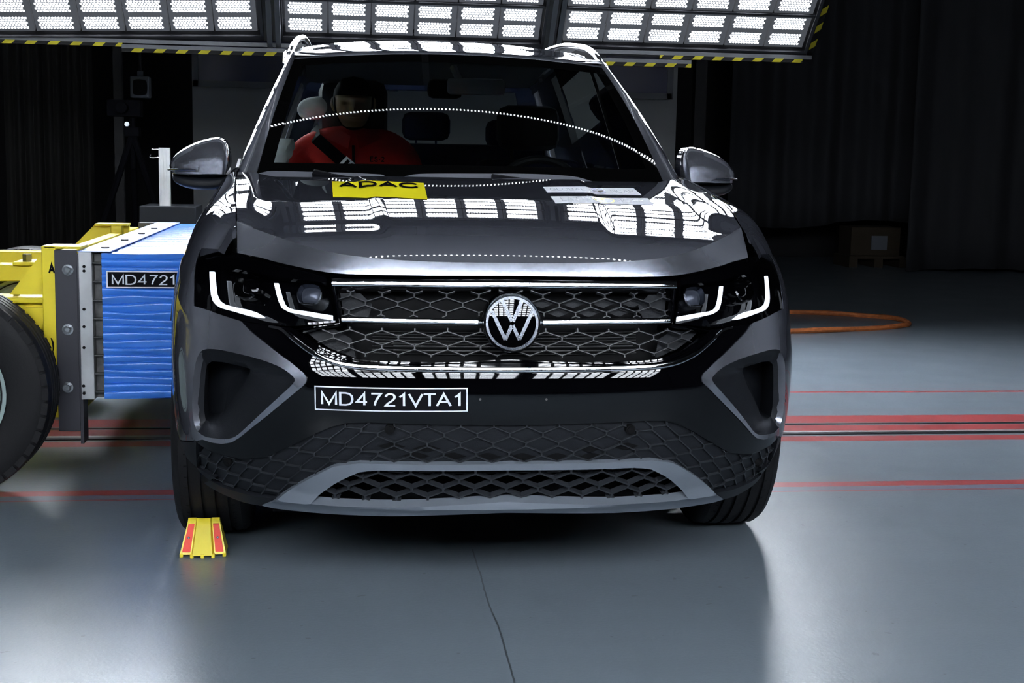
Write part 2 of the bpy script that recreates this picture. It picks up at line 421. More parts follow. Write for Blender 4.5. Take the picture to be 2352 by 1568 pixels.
def fhit(px, py):
    d = ray(px, py); t = 3.0
    while t < 5.0:
        p = CAM + d * t
        if abs(p[0]) < Wf(p[2]) and p[1] >= Ff(p[0], p[2]): break
        t += 0.01
    else: raise ValueError((px, py))
    lo, hi = t - 0.01, t
    for _ in range(25):
        m = (lo + hi) / 2; p = CAM + d * m
        if p[1] >= Ff(p[0], p[2]) and abs(p[0]) < Wf(p[2]): hi = m
        else: lo = m
    p = CAM + d * hi; return (a_of(p[0], p[2]), float(p[2]))
def FP(pts): return [fhit(*p) if len(p) == 2 else (p[0], p[1]) for p in pts]
def sym(half):
    """half outline on the left from top centre to bottom centre -> closed outline"""
    h = [(0.0 if i in (0, len(half) - 1) else a, z) for i, (a, z) in enumerate(half)]
    return h + [(-a, z) for a, z in h[-2:0:-1]]
def mirp(poly): return [(-a, z) for a, z in poly][::-1]
def fpanel(name, poly, m, parent, off=0.0, thick=0.012, holes=(), sp=0.016, label=None, offf=None):
    outer = dens(poly, sp); hs = [dens(h, sp) for h in holes]
    V, T = tess(outer, hs, sp)
    o_ = (lambda a, z: off) if offf is None else (lambda a, z: off + offf(a, z))
    vs = [fs(a, z, o_(a, z)) for a, z in V]; tr = [t for t in T]
    mb = MB(); mb.add(vs, tr)
    if thick:
        for lp in [outer] + hs:
            n = len(lp); up = [fs(a, z, o_(a, z)) for a, z in lp]; dn = [fs(a, z, o_(a, z) - thick) for a, z in lp]
            sgn = 1 if sum(lp[i][0] * lp[(i + 1) % n][1] - lp[(i + 1) % n][0] * lp[i][1] for i in range(n)) > 0 else -1
            fsx = [(i, n + i, n + (i + 1) % n, (i + 1) % n) for i in range(n)]
            if sgn * (1 if lp is outer else -1) < 0: fsx = [f[::-1] for f in fsx]
            mb.add(up + dn, fsx)
    o = link(name, mb.v, mb.f, m, parent, True, label); o.data.set_sharp_from_angle(angle=math.radians(40)); return o
def beam(mb, p, q, np_, nq, hw, d0, d1):
    """a bar from p to q (3D), standing on normals, from offset d0 to d1"""
    t = q - p; t /= (np.linalg.norm(t) + 1e-9)
    vs = []
    for P_, N_ in ((p, np_), (q, nq)):
        w = np.cross(t, N_); w /= (np.linalg.norm(w) + 1e-9)
        vs += [P_ + w * hw + N_ * d1, P_ - w * hw + N_ * d1, P_ - w * hw * 1.2 + N_ * d0, P_ + w * hw * 1.2 + N_ * d0]
    mb.add(vs, [(0, 1, 5, 4), (1, 2, 6, 5), (2, 3, 7, 6), (3, 0, 4, 7), (0, 3, 2, 1), (4, 5, 6, 7)])
def hexmesh(poly, z0, dz, w, vl, hw, d0, d1, warp=None, phase=0.0, holes=()):
    """honeycomb of wide flat hexagons clipped to poly; rows of nodes start at z0 and step down dz"""
    mb = MB(); P = np.array(poly); amin, amax = P[:, 0].min(), P[:, 0].max(); zmin, zmax = P[:, 1].min(), P[:, 1].max()
    warp = warp or (lambda a, z: (a, z))
    segs = []
    r0 = int((z0 - zmax) / dz) - 3; r1 = int((z0 - zmin) / dz) + 4
    k0 = int(amin / w) - 3; k1 = int(amax / w) + 3
    for r in range(r0, r1):
        zc = z0 - r * dz
        for k in range(k0, k1):
            a = (k + (0.5 if r % 2 else 0) + phase) * w
            segs.append(((a, zc - vl / 2), (a, zc + vl / 2), hw * 1.35))
            for s in (-1, 1): segs.append(((a, zc - vl / 2), (a + s * w / 2, zc - dz + vl / 2), hw))
    for a, b, h in segs:
        n = 4; pts = [warp(a[0] + (b[0] - a[0]) * t / n, a[1] + (b[1] - a[1]) * t / n) for t in range(n + 1)]
        mid = np.array([((pts[i][0] + pts[i + 1][0]) / 2, (pts[i][1] + pts[i + 1][1]) / 2) for i in range(n)])
        ok = inpoly(mid, poly)
        for hh in holes: ok &= ~inpoly(mid, hh)
        i = 0
        while i < n:
            if ok[i]:
                j = i
                while j + 1 < n and ok[j + 1]: j += 1
                A, B_ = pts[i], pts[j + 1]
                beam(mb, fpt(*A), fpt(*B_), fnorm(*A), fnorm(*B_), h, d0, d1); i = j + 1
            else: i += 1
    return mb

# ------------------------------------------------------------------ hood surface, z = H(x, y)
_ya = np.array([0.03, .09, .2, .32, .45, .56, .66, 1.12, 1.6]); _al = np.radians([25, 22.5, 18.5, 14.0, 12.3, 10.6, 6.0, 5.2, 5.0])
_yy = np.linspace(0.03, 1.6, 800); _zz = np.concatenate([[0], np.cumsum(np.tan(np.interp((_yy[1:] + _yy[:-1]) / 2, _ya, _al)) * np.diff(_yy))])
_k = np.ones(41) / 41; _zz = _zz - np.interp(0.09, _yy, _zz) + 0.906
def zc(y): return np.interp(y, _yy, _zz)
def sst(x, a, b):
    t = np.clip((x - a) / (b - a), 0, 1); return t * t * (3 - 2 * t)
def Hf(x, y):
    ax = abs(x); fr = 1 - sst(y, 0.1, 1.15)
    z = zc(y) - (0.020 * fr + 0.014 * (1 - fr)) * (ax / 0.65) ** 2
    rx = 0.295 + 0.085 * (y - 0.3)
    amp = sst(y, 0.20, 0.36) * 0.0055
    z -= amp * sst(ax, rx - 0.004, rx + 0.022)
    rx2 = 0.585 + 0.05 * (y - 0.3)
    z += sst(y, 0.25, 0.6) * 0.012 * sst(ax, rx2, rx2 + 0.09)
    return z
def hhit(px, py):
    d = ray(px, py); t = 3.2; f0 = None
    while t < 5.2:
        p = CAM + d * t
        if p[2] <= Hf(p[0], p[1]): break
        t += 0.01
    lo, hi = t - 0.01, t
    for _ in range(25):
        m = (lo + hi) / 2; p = CAM + d * m
        if p[2] <= Hf(p[0], p[1]): hi = m
        else: lo = m
    p = CAM + d * hi; return (float(p[0]), float(p[1]))

# ------------------------------------------------------------------ body side, x = Xs(y, z)
def Xs(y, z):
    z_ = min(max(z, 0.14), 1.0); w = float(Wf(z_))
    if z > 1.0: w -= (z - 1.0) * 0.55
    yn = (y - Bf(z_)) / LL
    if yn < 1: return w * float(np.interp(yn, _Y, _X))
    if y > 3.7: w *= 1 - 0.10 * ((y - 3.7) / 0.72) ** 2
    bulge = 0.0
    for yc in (0.87, 3.55): bulge += 0.012 * math.exp(-((y - yc) / 0.4) ** 2 - ((z - 0.62) / 0.2) ** 2)
    mid = sst(y, 1.25, 1.5) * (1 - sst(y, 2.95, 3.2))
    w -= mid * 0.03 * math.exp(-((z - 0.5) / 0.16) ** 2)
    return w + bulge
GL = {'M': (0.83, [[(0, 0), (0, 1), (.415, .04), (.83, 1), (.83, 0)]]), 'D': (0.72, [[(0, 0), (0, 1), (.32, 1), (.53, .94), (.67, .78), (.72, .5), (.67, .22), (.53, .06), (.32, 0), (0, 0)]]),
 '4': (0.60, [[(.44, 0), (.44, 1), (0, .28), (.60, .28)]]), '7': (0.56, [[(0, 1), (.56, 1), (.36, .62), (.24, .3), (.19, 0)]]),
 '2': (0.56, [[(.02, .74), (.08, .90), (.20, .99), (.34, .99), (.48, .91), (.54, .75), (.50, .58), (.36, .40), (.14, .19), (.02, 0), (.56, 0)]]),
 '1': (0.30, [[(0, .74), (.14, .85), (.26, 1), (.26, 0)]]), 'V': (0.76, [[(0, 1), (.38, 0), (.76, 1)]]), 'T': (0.68, [[(0, 1), (.68, 1)], [(.34, 1), (.34, 0)]]),
 'A': (0.78, [[(0, 0), (.39, 1), (.78, 0)], [(.14, .34), (.64, .34)]]), 'C': (0.76, [[(.76, .74), (.66, .92), (.50, 1), (.32, 1), (.12, .88), (0, .66), (0, .34), (.12, .12), (.32, 0), (.50, 0), (.67, .09), (.76, .28)]]),
 'G': (0.80, [[(.76, .76), (.66, .92), (.48, 1), (.32, 1), (.12, .88), (0, .66), (0, .34), (.12, .12), (.32, 0), (.50, 0), (.78, .14), (.78, .46), (.44, .46)]]), 'L': (0.52, [[(0, 1), (0, 0), (.52, 0)]]),
 'O': (0.84, [[(.42, 1), (.18, .92), (.03, .72), (0, .5), (.03, .28), (.18, .08), (.42, 0), (.66, .08), (.81, .28), (.84, .5), (.81, .72), (.66, .92), (.42, 1)]]), 'N': (0.70, [[(0, 0), (0, 1), (.70, 0), (.70, 1)]]),
 'B': (0.62, [[(0, 0), (0, 1), (.36, 1), (.54, .92), (.56, .74), (.50, .58), (.34, .53), (0, .53)], [(.34, .53), (.54, .46), (.62, .28), (.56, .08), (.38, 0), (0, 0)]]),
 'P': (0.60, [[(0, 0), (0, 1), (.38, 1), (.54, .94), (.60, .74), (.54, .54), (.38, .46), (0, .46)]]), 'I': (0.0, [[(0, 0), (0, 1)]]), 'E': (0.56, [[(.56, 1), (0, 1), (0, 0), (.56, 0)], [(0, .53), (.5, .53)]]),
 'S': (0.60, [[(.58, .76), (.48, .94), (.30, 1), (.12, .94), (.04, .76), (.12, .60), (.30, .53), (.50, .45), (.60, .26), (.52, .07), (.30, 0), (.10, .07), (0, .26)]]), '-': (0.30, [[(0, .42), (.30, .42)]])}
def stroke_text(s, w=0.12, gap=0.26, sx=1.0):
    V = []; F_ = []; x0 = 0
    for i_, ch in enumerate(s):
        gw, ls = GL[ch]; x0 -= 0.17 if s[max(i_ - 1, 0):i_ + 1] in ('VT', 'TA', 'AT', 'LA') else 0
        for ln in ls:
            P = np.array([(x0 + p[0] * sx, p[1]) for p in ln]); n = len(P); cl = np.allclose(P[0], P[-1]); L0 = []
            for i in range(n):
                a = P[i] - P[i - 1] if i else (P[0] - P[-2] if cl else P[1] - P[0]); c = P[i + 1] - P[i] if i < n - 1 else (P[1] - P[0] if cl else P[-1] - P[-2])
                a = a / np.linalg.norm(a); c = c / np.linalg.norm(c); na = np.array([-a[1], a[0]]); nc = np.array([-c[1], c[0]]); m = na + nc; m /= (np.linalg.norm(m) + 1e-9)
                k = w / 2 / max(0.35, float(m @ na)); L0.append((P[i] + m * k, P[i] - m * k))
            b0 = len(V)
            for l, r in L0: V += [l, r]
            F_ += [(b0 + 2 * i, b0 + 2 * i + 1, b0 + 2 * i + 3, b0 + 2 * i + 2) for i in range(n - 1)]
        x0 += gw * sx + gap
    V = np.array(V); lo = V.min(0); hi = V.max(0); return (V - lo) / (hi - lo), F_
def text_mesh(s, bold=0.0):
    return {'ADAC': lambda: stroke_text(s, 0.34, 0.46, 2.2), 'ES-2': lambda: stroke_text(s, 0.2, 0.3), 'A': lambda: stroke_text(s, 0.26), 'GLOBAL': lambda: stroke_text(s, 0.12, 0.3, 1.3), 'LATIN': lambda: stroke_text(s, 0.09, 0.36, 1.0), 'NCAP': lambda: stroke_text(s, 0.12, 0.34, 1.2)}.get(s, lambda: stroke_text(s, 0.135, 0.25))()

# ================================================================== the car
car = empty('car', (0, 2.2, 0), 'dark grey compact SUV seen head-on with a numbered label on its black bumper', 'car')

# ---- front fascia (outlines read from the photograph's left half, mirrored)
c_cut = [(556, 738), (576, 760), (610, 787), (645, 815), (670, 833), (688, 848), (700, 858), (705.5, 868), (704, 878), (698, 885), (655, 921), (620, 950), (584, 978), (553, 1003), (535, 1014), (512, 1018), (490, 1015), (468, 1008)]
CUT = FP(c_cut)
grl_bot = [(1000, 832), (864, 829), (820, 825), (780, 814), (748, 801), (715, 783), (690, 765), (672, 753)]
half = [(0.0, Bf(0.664) * 0 + 0.6655)] + FP(grl_bot) + FP([(640, 750), (621, 746), (590, 743)]) + CUT + FP([(458, 1004), (452, 1016), (479, 1034), (550, 1054), (612, 1049), (665, 1025), (719, 998), (760, 980), (797, 971), (850, 970)]) + [(0.0, 0.503)]
BUMP = sym(half)
bumper = fpanel('front_bumper', BUMP, M_GLOSS, car, 0.0, 0.03, sp=0.02, label='gloss black bumper cover')
# body-coloured corners with the air-intake pockets
POCK = chaikin(FP([(451, 838), (458, 816), (466, 805), (480, 801), (502, 802), (545, 811), (584, 821), (610, 829), (635, 838.5), (652, 847), (668, 858), (681, 871), (672, 884), (651, 903), (600, 950), (553, 994), (540, 1003), (525, 1007), (500, 1006), (470, 1001), (452, 985), (444, 944), (446, 880)]), 1)
def arch_y(z, s=-1, R=0.40): return 0.87 + s * math.sqrt(max(0, R * R - (z - 0.345) ** 2))
edge = [(-a_of_y(arch_y(z), z), z) for z in np.linspace(0.37, 0.66, 14)]
edge = [e for e in edge if True]
top_c = FP([(448, 703), (465, 708), (485, 714), (520, 727), (556, 738)])
aside = -a_of_y(0.60, 0.70)
CORN = edge + [(-a_of_y(0.645, 0.72), 0.72), (-a_of_y(0.645, 0.80), 0.80), (-a_of_y(0.62, 0.85), 0.85), (-a_of_y(0.50, 0.90), 0.90), (-a_of_y(0.40, 0.922), 0.922)] + FP([(473, 561), (461, 573), (451, 608), (448, 660)]) + top_c[0:] + CUT[1:] + FP([(450, 1012), (440, 1000)]) + [(-a_of_y(0.30, 0.40), 0.40)]
for sg in (1, -1):
    q = (lambda p: p) if sg == 1 else mirp
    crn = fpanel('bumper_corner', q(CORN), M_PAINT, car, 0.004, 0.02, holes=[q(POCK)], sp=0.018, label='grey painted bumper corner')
    # pocket: funnel from the outline to a smaller deep opening
    inner = FP([(470, 862), (473, 845), (484, 837), (510, 839), (545, 847), (572, 854), (573, 862), (570, 869), (565, 882), (557, 897), (530, 935), (512, 962), (506, 969), (495, 975), (480, 977), (470, 973), (466, 950), (467, 900)])
    O = dens(q(POCK), 0.02); n = len(O); cO = np.mean(O, 0); I0 = q(inner)
    def samp(poly, k):
        P = [np.array(p) for p in poly] + [np.array(poly[0])]; L_ = np.concatenate([[0], np.cumsum([np.linalg.norm(P[i + 1] - P[i]) for i in range(len(P) - 1)])])
        t = np.linspace(0, L_[-1], k, endpoint=False); A = np.array(P); return [(np.interp(x, L_, A[:, 0]), np.interp(x, L_, A[:, 1])) for x in t]
    I_ = samp(I0, n)
    def near(poly, k0): return poly
    # line the inner loop up with the outer one by angle
    ci = np.mean(I_, 0); ang = lambda p, c: math.atan2(p[1] - c[1], p[0] - c[0])
    Is = []
    IA = dens(I0, 0.004)
    for p in O:
        # closest inner point along the direction
        d = [math.hypot(p[0] - r[0], p[1] - r[1]) for r in IA]; Is.append(IA[int(np.argmin(d))])
    rows = []
    for t, dpt in ((0, 0.0), (0.15, 0.012), (0.6, 0.035), (1.0, 0.055)):
        rows.append([fs(o[0] + (i[0] - o[0]) * t, o[1] + (i[1] - o[1]) * t, 0.003) + np.array([0, dpt, 0]) for o, i in zip(O, Is)])
    rows.append([fs(i[0], i[1], 0.003) + np.array([0, 0.16, 0]) for i in Is])
    rows = [r + [r[0]] for r in rows]
    vs, fc = grid(rows); mb = MB().add(vs, fc)
    cen = np.mean([rows[-1]], 1)[0]; k = len(mb.v); mb.v.append(tuple(cen)); b0 = (len(rows) - 1) * len(rows[0])
    mb.f += [(b0 + i, b0 + i + 1, k) for i in range(len(rows[0]) - 1)]
    mb.build('air_intake', M_TRIM, car, True, 'matt black corner air intake', 50)
# lower honeycomb field
LOWT = FP([(479, 1036), (550, 1056), (612, 1051), (665, 1027), (719, 1000), (760, 982), (797, 973), (850, 972)])
half = [(0.0, 0.5015)] + LOWT[::-1] + FP([(462, 1030), (452, 1045), (455, 1075), (480, 1098), (520, 1118), (580, 1135), (640, 1143), (700, 1110), (748, 1082), (790, 1067), (840, 1062)]) + [(0.0, 0.404)]
LOWP = sym(half)
lower = fpanel('lower_bumper_grille', LOWP, M_TRIM, car, -0.010, 0.02, sp=0.02, label='matt black honeycomb lower bumper')
def lw(a, z):
    k = max(0, abs(a) - 0.33); return (a, z - 0.38 * k - 0.0 * k * k)
hx = hexmesh(LOWP, 0.476, 0.0262, 0.0835, 0.009, 0.0013, -0.011, -0.003, warp=lw)
hx.build('honeycomb_ribs', M_BAR, lower)
mb = MB()
for (px, py) in [(898, 1028), (980, 1033), (1358 - 1, 1033), (1440, 1028), (955, 1050), (1040, 1051), (1120, 1052), (1200, 1052), (1280, 1052), (1360, 1051)]:
    a0, z0_ = fhit(px, py); w_, h_ = 0.036, 0.010
    pts = [fs(a0 + x, z0_ + z, -0.0075) for x, z in ((-w_, 0), (-0.004, h_), (0.004, h_), (w_, 0), (0.004, -h_), (-0.004, -h_))]
    mb.add(pts, [(0, 5, 4, 3, 2, 1)])
mb.build('dark_cell_patches', M_TRIMD, lower)  # black patches over the backing plate imitate the shade inside open cells
for px, py in ((895, 986), (1448, 986), (521, 1062), (1745, 1064)):
    a, z = fhit(px, py); p = fs(a, z, -0.012); nn = fnorm(a, z)
    mb = MB(); mb.tube([p, p + nn * 0.014], 0.0125, 24); mb.tube([p + nn * 0.013, p + nn * 0.0165], 0.0085, 20)
    mb.build('parking_sensor', M_TRIMD, lower, True)
# chin under the corners
chin_t = FP([(452, 1045), (455, 1077), (480, 1100), (520, 1120), (580, 1137), (640, 1145)])
CHIN = [(-a_of_y(arch_y(z), z), z) for z in (0.36, 0.34, 0.32)] + [(-a_of_y(0.30, 0.30), 0.30)] + FP([(470, 1108), (500, 1127), (560, 1152), (600, 1160)]) + chin_t[::-1] + FP([(452, 1016), (440, 1003)]) + [(-a_of_y(0.30, 0.396), 0.396), (-a_of_y(arch_y(0.366), 0.366), 0.366)]
for sg in (1, -1):
    fpanel('chin_cladding', CHIN if sg == 1 else mirp(CHIN), M_TRIM, car, 0.002, 0.03, sp=0.02, label='matt black bumper edge cladding')
# silver skid frame
sk_o = FP([(826, 1061), (782, 1066), (765, 1070), (748, 1078), (712, 1096), (680, 1114), (650, 1133), (627, 1148), (604, 1157)])
sk_b = FP([(630, 1163), (690, 1170), (760, 1176), (900, 1181)])
sk_i = FP([(900, 1155), (760, 1150), (719, 1146), (735, 1132), (768, 1109), (788, 1098), (806, 1090), (825, 1082), (845, 1079), (870, 1077.5)])
SKO = sym([(0.0, 0.4025)] + sk_o + sk_b + [(0.0, 0.264)])
SKI = sym([(0.0, 0.385)] + sk_i[::-1] + [(0.0, 0.2975)])
skid = fpanel('skid_plate', SKO, M_SILVER, car, 0.006, 0.03, holes=[SKI], sp=0.012, label='satin silver skid frame around the lower intake',
              offf=lambda a, z: 0.012 * math.exp(-((z - 0.282) / 0.014) ** 2))
lowg = fpanel('lower_air_grille', SKI, M_TRIMD, car, -0.10, 0.0, sp=0.03, label='black lower intake')
hexmesh(SKI, 0.372, 0.0262, 0.0835, 0.009, 0.0021, -0.024, -0.008, phase=0.0).build('honeycomb_ribs', M_BAR, lowg)
mb = MB()
for i in range(9):
    z = 0.305 + i * 0.0085; mb.tube([fs(a, z, -0.085) for a in np.linspace(-0.34, 0.34, 9)], 0.0009, 6)
mb.build('cooler_fins', M_ALU, lowg)
# underside lip
mb = MB(); rows = [[fs(a, 0.268, -0.002) for a in np.linspace(-0.62, 0.62, 40)], [fs(a, 0.235, -0.02) for a in np.linspace(-0.60, 0.60, 40)], [fs(a, 0.225, -0.2) for a in np.linspace(-0.60, 0.60, 40)]]
mb.add(*grid(rows)); mb.build('lower_lip', M_TRIM, car, True)

# ---- grille
gl_top = [(0.0, 0.8655)] + FP([(800, 632), (763, 634)])
GRO = sym(gl_top + FP([(768, 675), (774, 720), (779, 744), (730, 751), (672, 757), (690, 767), (715, 785), (748, 803), (780, 816), (820, 827), (864, 831), (1000, 834)]) + [(0.0, 0.6645)])
grille = fpanel('grille', GRO, M_TRIMD, car, -0.085, 0.0, sp=0.04, label='black radiator grille with chrome bars')
UP = FP([(776, 668), (784, 722)]); UPP = sym([(0.0, 0.836)] + FP([(772, 662), (783, 722)]) + [(0.0, 0.774)])
LWP = sym([(0.0, 0.7435)] + FP([(790, 748), (760, 752), (690, 757), (712, 776), (748, 797), (785, 810), (864, 819)]) + [(0.0, 0.676)])
def gw2(a, z):
    return (a, z - 0.10 * max(0, abs(a) - 0.42))
hexmesh(UPP, 0.822, 0.0222, 0.0833, 0.009, 0.00125, -0.026, -0.014, phase=0.06).build('honeycomb_ribs', M_BAR, grille)
hexmesh(LWP, 0.7385, 0.0222, 0.0833, 0.009, 0.00125, -0.026, -0.014, phase=0.10).build('honeycomb_ribs', M_BAR, grille)
# blanked cells at the outer ends and right of the badge
def cellplate(px, py, w_=0.034, h_=0.0125, off=-0.036):
    a0, z0_ = fhit(px, py); return [fs(a0 + x, z0_ + z, off) for x, z in ((-w_, 0), (-0.003, h_), (0.003, h_), (w_, 0), (0.003, -h_), (-0.003, -h_))]
for p_ in UPP, LWP: pass
endU = [(a, z) for a, z in UPP]
UB = [sym([(0.0, 0.836)] + FP([(772, 662), (783, 722)]) + [(0.0, 0.774)])]
for s in (1, -1):
    mb = MB(); poly = FP([(772, 662), (820, 662), (850, 690), (840, 722), (783, 722)]); poly = poly if s == 1 else mirp(poly)
    pts = [fs(a, z, -0.036) for a, z in poly]; mb.add(pts, [tuple(range(len(pts)))])
    poly = FP([(690, 757), (760, 752), (800, 775), (810, 818), (785, 810), (748, 797), (712, 776)]); poly = poly if s == 1 else mirp(poly)
    pts = [fs(a, z, -0.036) for a, z in poly]; mb.add(pts, [tuple(range(len(pts)))]); mb.build('blanked_cells', M_TRIM, grille)
mb = MB()
for a0 in (0.083 * k for k in range(1, 6)):
    for rr, z0_ in ((0, 0.811), (1, 0.789)):
        ac = a0 + 0.06 * 0.0833 + (0.0417 if rr else 0); w_, h_ = 0.036, 0.012
        if ac > 0.40: continue
        mb.add([fs(ac + x, z0_ + z, -0.035) for x, z in ((-w_, 0), (-0.003, h_), (0.003, h_), (w_, 0), (0.003, -h_), (-0.003, -h_))], [(0, 5, 4, 3, 2, 1)])
mb.build('blanked_cells', M_TRIM, grille)
mb = MB()
for i in range(8):
    z = 0.684 + i * 0.008; mb.tube([fs(a, z, -0.075) for a in np.linspace(-0.36, 0.36, 9)], 0.0008, 6)
for z in (0.70, 0.69): mb.tube([fs(a, z, -0.055) for a in np.linspace(-0.30, 0.34, 9)], 0.002, 6)
mb.build('radiator_fins', M_ALUD, grille)
def strip(name, path, hw, proud, m, parent, label=None, base=-0.02, n=7, tilt=None):
    """rounded moulding following (a,z) path on the fascia; hw half height (number or list)"""
    path = catmull([np.array(p) for p in path], 5); rows = []
    hh = hw if hasattr(hw, '__len__') else [hw] * 2
    for i, p in enumerate(path):
        t = path[min(i + 1, len(path) - 1)] - path[max(i - 1, 0)]; t = t / np.linalg.norm(t); w = np.array([-t[1], t[0]])
        h = np.interp(i / (len(path) - 1), np.linspace(0, 1, len(hh)), hh); r = []
        prof = [(math.cos(PI * k / n), base + (proud - base) * math.sin(PI * k / n) ** 0.7) for k in range(n + 1)]
        if tilt is not None:
            T_ = math.tan(math.radians(tilt)); prof = [(1, base)] + [(c, proud - T_ * c * h - 0.045 * h * c * c - (0.0012 if abs(c) > .9 else 0)) for c in (0.97, 0.85, 0.4, 0, -0.4, -0.85, -0.97)] + [(-1, base)]
        for c, o_h in prof: r.append(fs(*(p + w * h * (c if w[1] > 0 else -c)), o_h))
        rows.append(r)
    mb = MB(); mb.add(*grid(rows)); m__ = len(rows[0])
    for r0 in (0, len(rows) - 1): mb.f.append(tuple(r0 * m__ + k for k in range(m__)))
    return mb.build(name, m, parent, True, label, 60)
tz = lambda x: x
strip('chrome_strip', FP([(764, 650), (900, 651), (1040, 653)]) + [(0.0, 0.8465)] + [(-a, z) for a, z in FP([(764, 650), (900, 651), (1040, 653)])][::-1], 0.0080, 0.006, M_CHROME, grille, 'upper chrome grille bar', tilt=-12)
for s in (1, -1):
    q = [(s * a, z) for a, z in FP([(786, 733), (900, 736), (1000, 738), (1098, 740)])]
    strip('chrome_strip', q, 0.0068, 0.006, M_CHROME, grille, 'middle chrome grille bar', tilt=-1)
    q = [(s * a, z) for a, z in FP([(1099, 740), (1108, 740)])]
    strip('bar_end_cap', q, 0.0066, 0.007, M_CHROME, grille)
    q = [(s * a, z) for a, z in FP([(763, 640), (768, 670), (775, 710), (781, 742)])]
    strip('grille_frame', q, 0.005, 0.003, M_GLOSS, grille)
    q = [(s * a, z) for a, z in FP([(781, 743), (730, 750), (690, 756), (655, 758)])]
    strip('grille_frame', q, 0.0035, 0.003, M_GLOSS, grille)
# dark slats above and below the bars
strip('grille_frame', FP([(764, 637), (900, 639)]) + [(0.0, 0.861)] + [(-a, z) for a, z in FP([(764, 637), (900, 639)])][::-1], 0.004, -0.006, M_GLOSS, grille)
strip('grille_frame', FP([(672, 757), (690, 771), (715, 789), (748, 808), (780, 821), (820, 831), (900, 836)]) + [(0.0, 0.660)] + [(-a, z) for a, z in FP([(672, 757), (690, 771), (715, 789), (748, 808), (780, 821), (820, 831), (900, 836)])][::-1], 0.0045, 0.006, M_GLOSS, grille)
lowc = FP([(622, 750), (648, 756), (668, 772), (690, 790), (715, 808), (738, 820), (765, 831), (792, 838), (830, 843), (864, 845), (960, 848)])
strip('chrome_strip', lowc + [(0.0, 0.6400)] + [(-a, z) for a, z in lowc][::-1], [0.003, 0.0045, 0.0065, 0.0068, 0.0068, 0.0068, 0.0068, 0.0065, 0.0045, 0.003], 0.011, M_CHROME, grille, 'lower chrome grille moulding sweeping up to the headlights', base=-0.005, tilt=-5)
# badge
bc = fpt(0.0, 0.757); by = bc[1] - 0.030
TB = math.tan(math.radians(10.0))
def tiltb(m_):
    m_.v = [(x, y + (z - 0.757) * TB, z) for x, y, z in m_.v]; return m_
badge = MB()
badge.lathe([(0.0, by - 0.0), (0.058, by + 0.0), (0.0665, by + 0.001), (0.0695, by - 0.004), (0.0715, by - 0.002), (0.0725, by + 0.010), (0.072, by + 0.05)], (0, 0, 0.757), 'y', 72)
bg = tiltb(badge).build('badge', M_GLOSS, car, True, 'round badge with interlaced letters', 50)
mb = MB(); mb.lathe([(0.0665, by + 0.001), (0.0668, by - 0.0035), (0.0695, by - 0.006), (0.0718, by - 0.002), (0.0715, by + 0.004)], (0, 0, 0.757), 'y', 72); tiltb(mb).build('badge_rim', M_CHROME, bg, True)
def dome(r): return by - 0.0045 * (1 - (r / 0.067) ** 2)
mb = MB(); mb.lathe([(0.0001, dome(0)), (0.02, dome(.02)), (0.04, dome(.04)), (0.055, dome(.055)), (0.0665, dome(.0665))], (0, 0, 0.757), 'y', 72); tiltb(mb).build('badge_face', M_GLOSS, bg, True)
def flatpoly(poly, dz=0.0012, sp=0.004):
    V, T = tess(dens(poly, sp), (), sp); mbx = MB()
    mbx.add([(x, dome(min(math.hypot(x, z), .066)) - dz, 0.757 + z) for x, z in V], T); return mbx
R_o, R_i = 0.0655, 0.0592
ring = MB(); nn_ = 90
ring.add(*grid([[(r * math.cos(2 * PI * k / nn_), dome(r) - 0.0012, 0.757 + r * math.sin(2 * PI * k / nn_)) for k in range(nn_ + 1)] for r in (R_i, 0.0625, R_o)]))
mk = MB(); mk.v = ring.v[:]; mk.f = ring.f[:]
t_ = 0.0052
def bar2(p, q, tp=0.0043, tq=0.0043):
    p = np.array(p); q = np.array(q); d = (q - p) / np.linalg.norm(q - p); w = np.array([-d[1], d[0]])
    n = 8; rr = []
    for s in (-1, 0, 1): rr.append([tuple((p + (q - p) * k / n) + w * s * (tp + (tq - tp) * k / n)) for k in range(n + 1)])
    return grid([[(x, dome(min(math.hypot(x, z), .066)) - 0.0012, 0.757 + z) for x, z in r] for r in rr])
for s in (1, -1):
    mk.add(*bar2((s * 0.0245, 0.0545), (s * 0.0015, 0.0045)))          # V
    mk.add(*bar2((s * 0.0505, 0.0300), (s * 0.0175, -0.0400)))         # outer W
    mk.add(*bar2((s * 0.0175, -0.0400), (s * 0.0010, -0.0045)))        # inner W
tiltb(mk).build('badge_letters', M_CHROMEG, bg, True)

# ---- headlights
HLO = chaikin(FP([(749, 634), (760, 690), (772, 740), (740, 744), (675, 749), (640, 748), (600, 743), (556, 737), (520, 726), (485, 713), (449, 702)]) + FP([(449, 660), (452, 608), (462, 575), (474, 565), (515, 573), (548, 582), (600, 594), (639, 605), (709, 620)]), 0)
drlo = FP([(472.7, 619), (484.3, 619), (486, 645), (489, 672), (496.5, 688), (508, 696), (530, 702), (564.5, 709), (583, 715), (592, 720), (603, 727), (600, 728.5), (585, 727), (564.5, 723), (530, 713), (500, 705), (488, 698), (480, 688), (476, 674), (474, 650)])
drli = FP([(624, 646), (634, 646), (638, 662), (643, 680), (650, 697), (657, 703), (670, 708), (700, 712), (730, 717), (761, 722), (761, 733), (730, 728), (700, 722), (660, 714), (650, 709), (642, 704), (635, 690), (629, 670)])
brow_in = FP([(466, 590), (480, 600), (520, 611), (560, 619), (600, 627), (640, 634), (700, 642), (748, 646), (749, 634), (709, 620), (639, 605), (600, 594), (548, 582), (515, 573), (474, 565), (464, 575)])
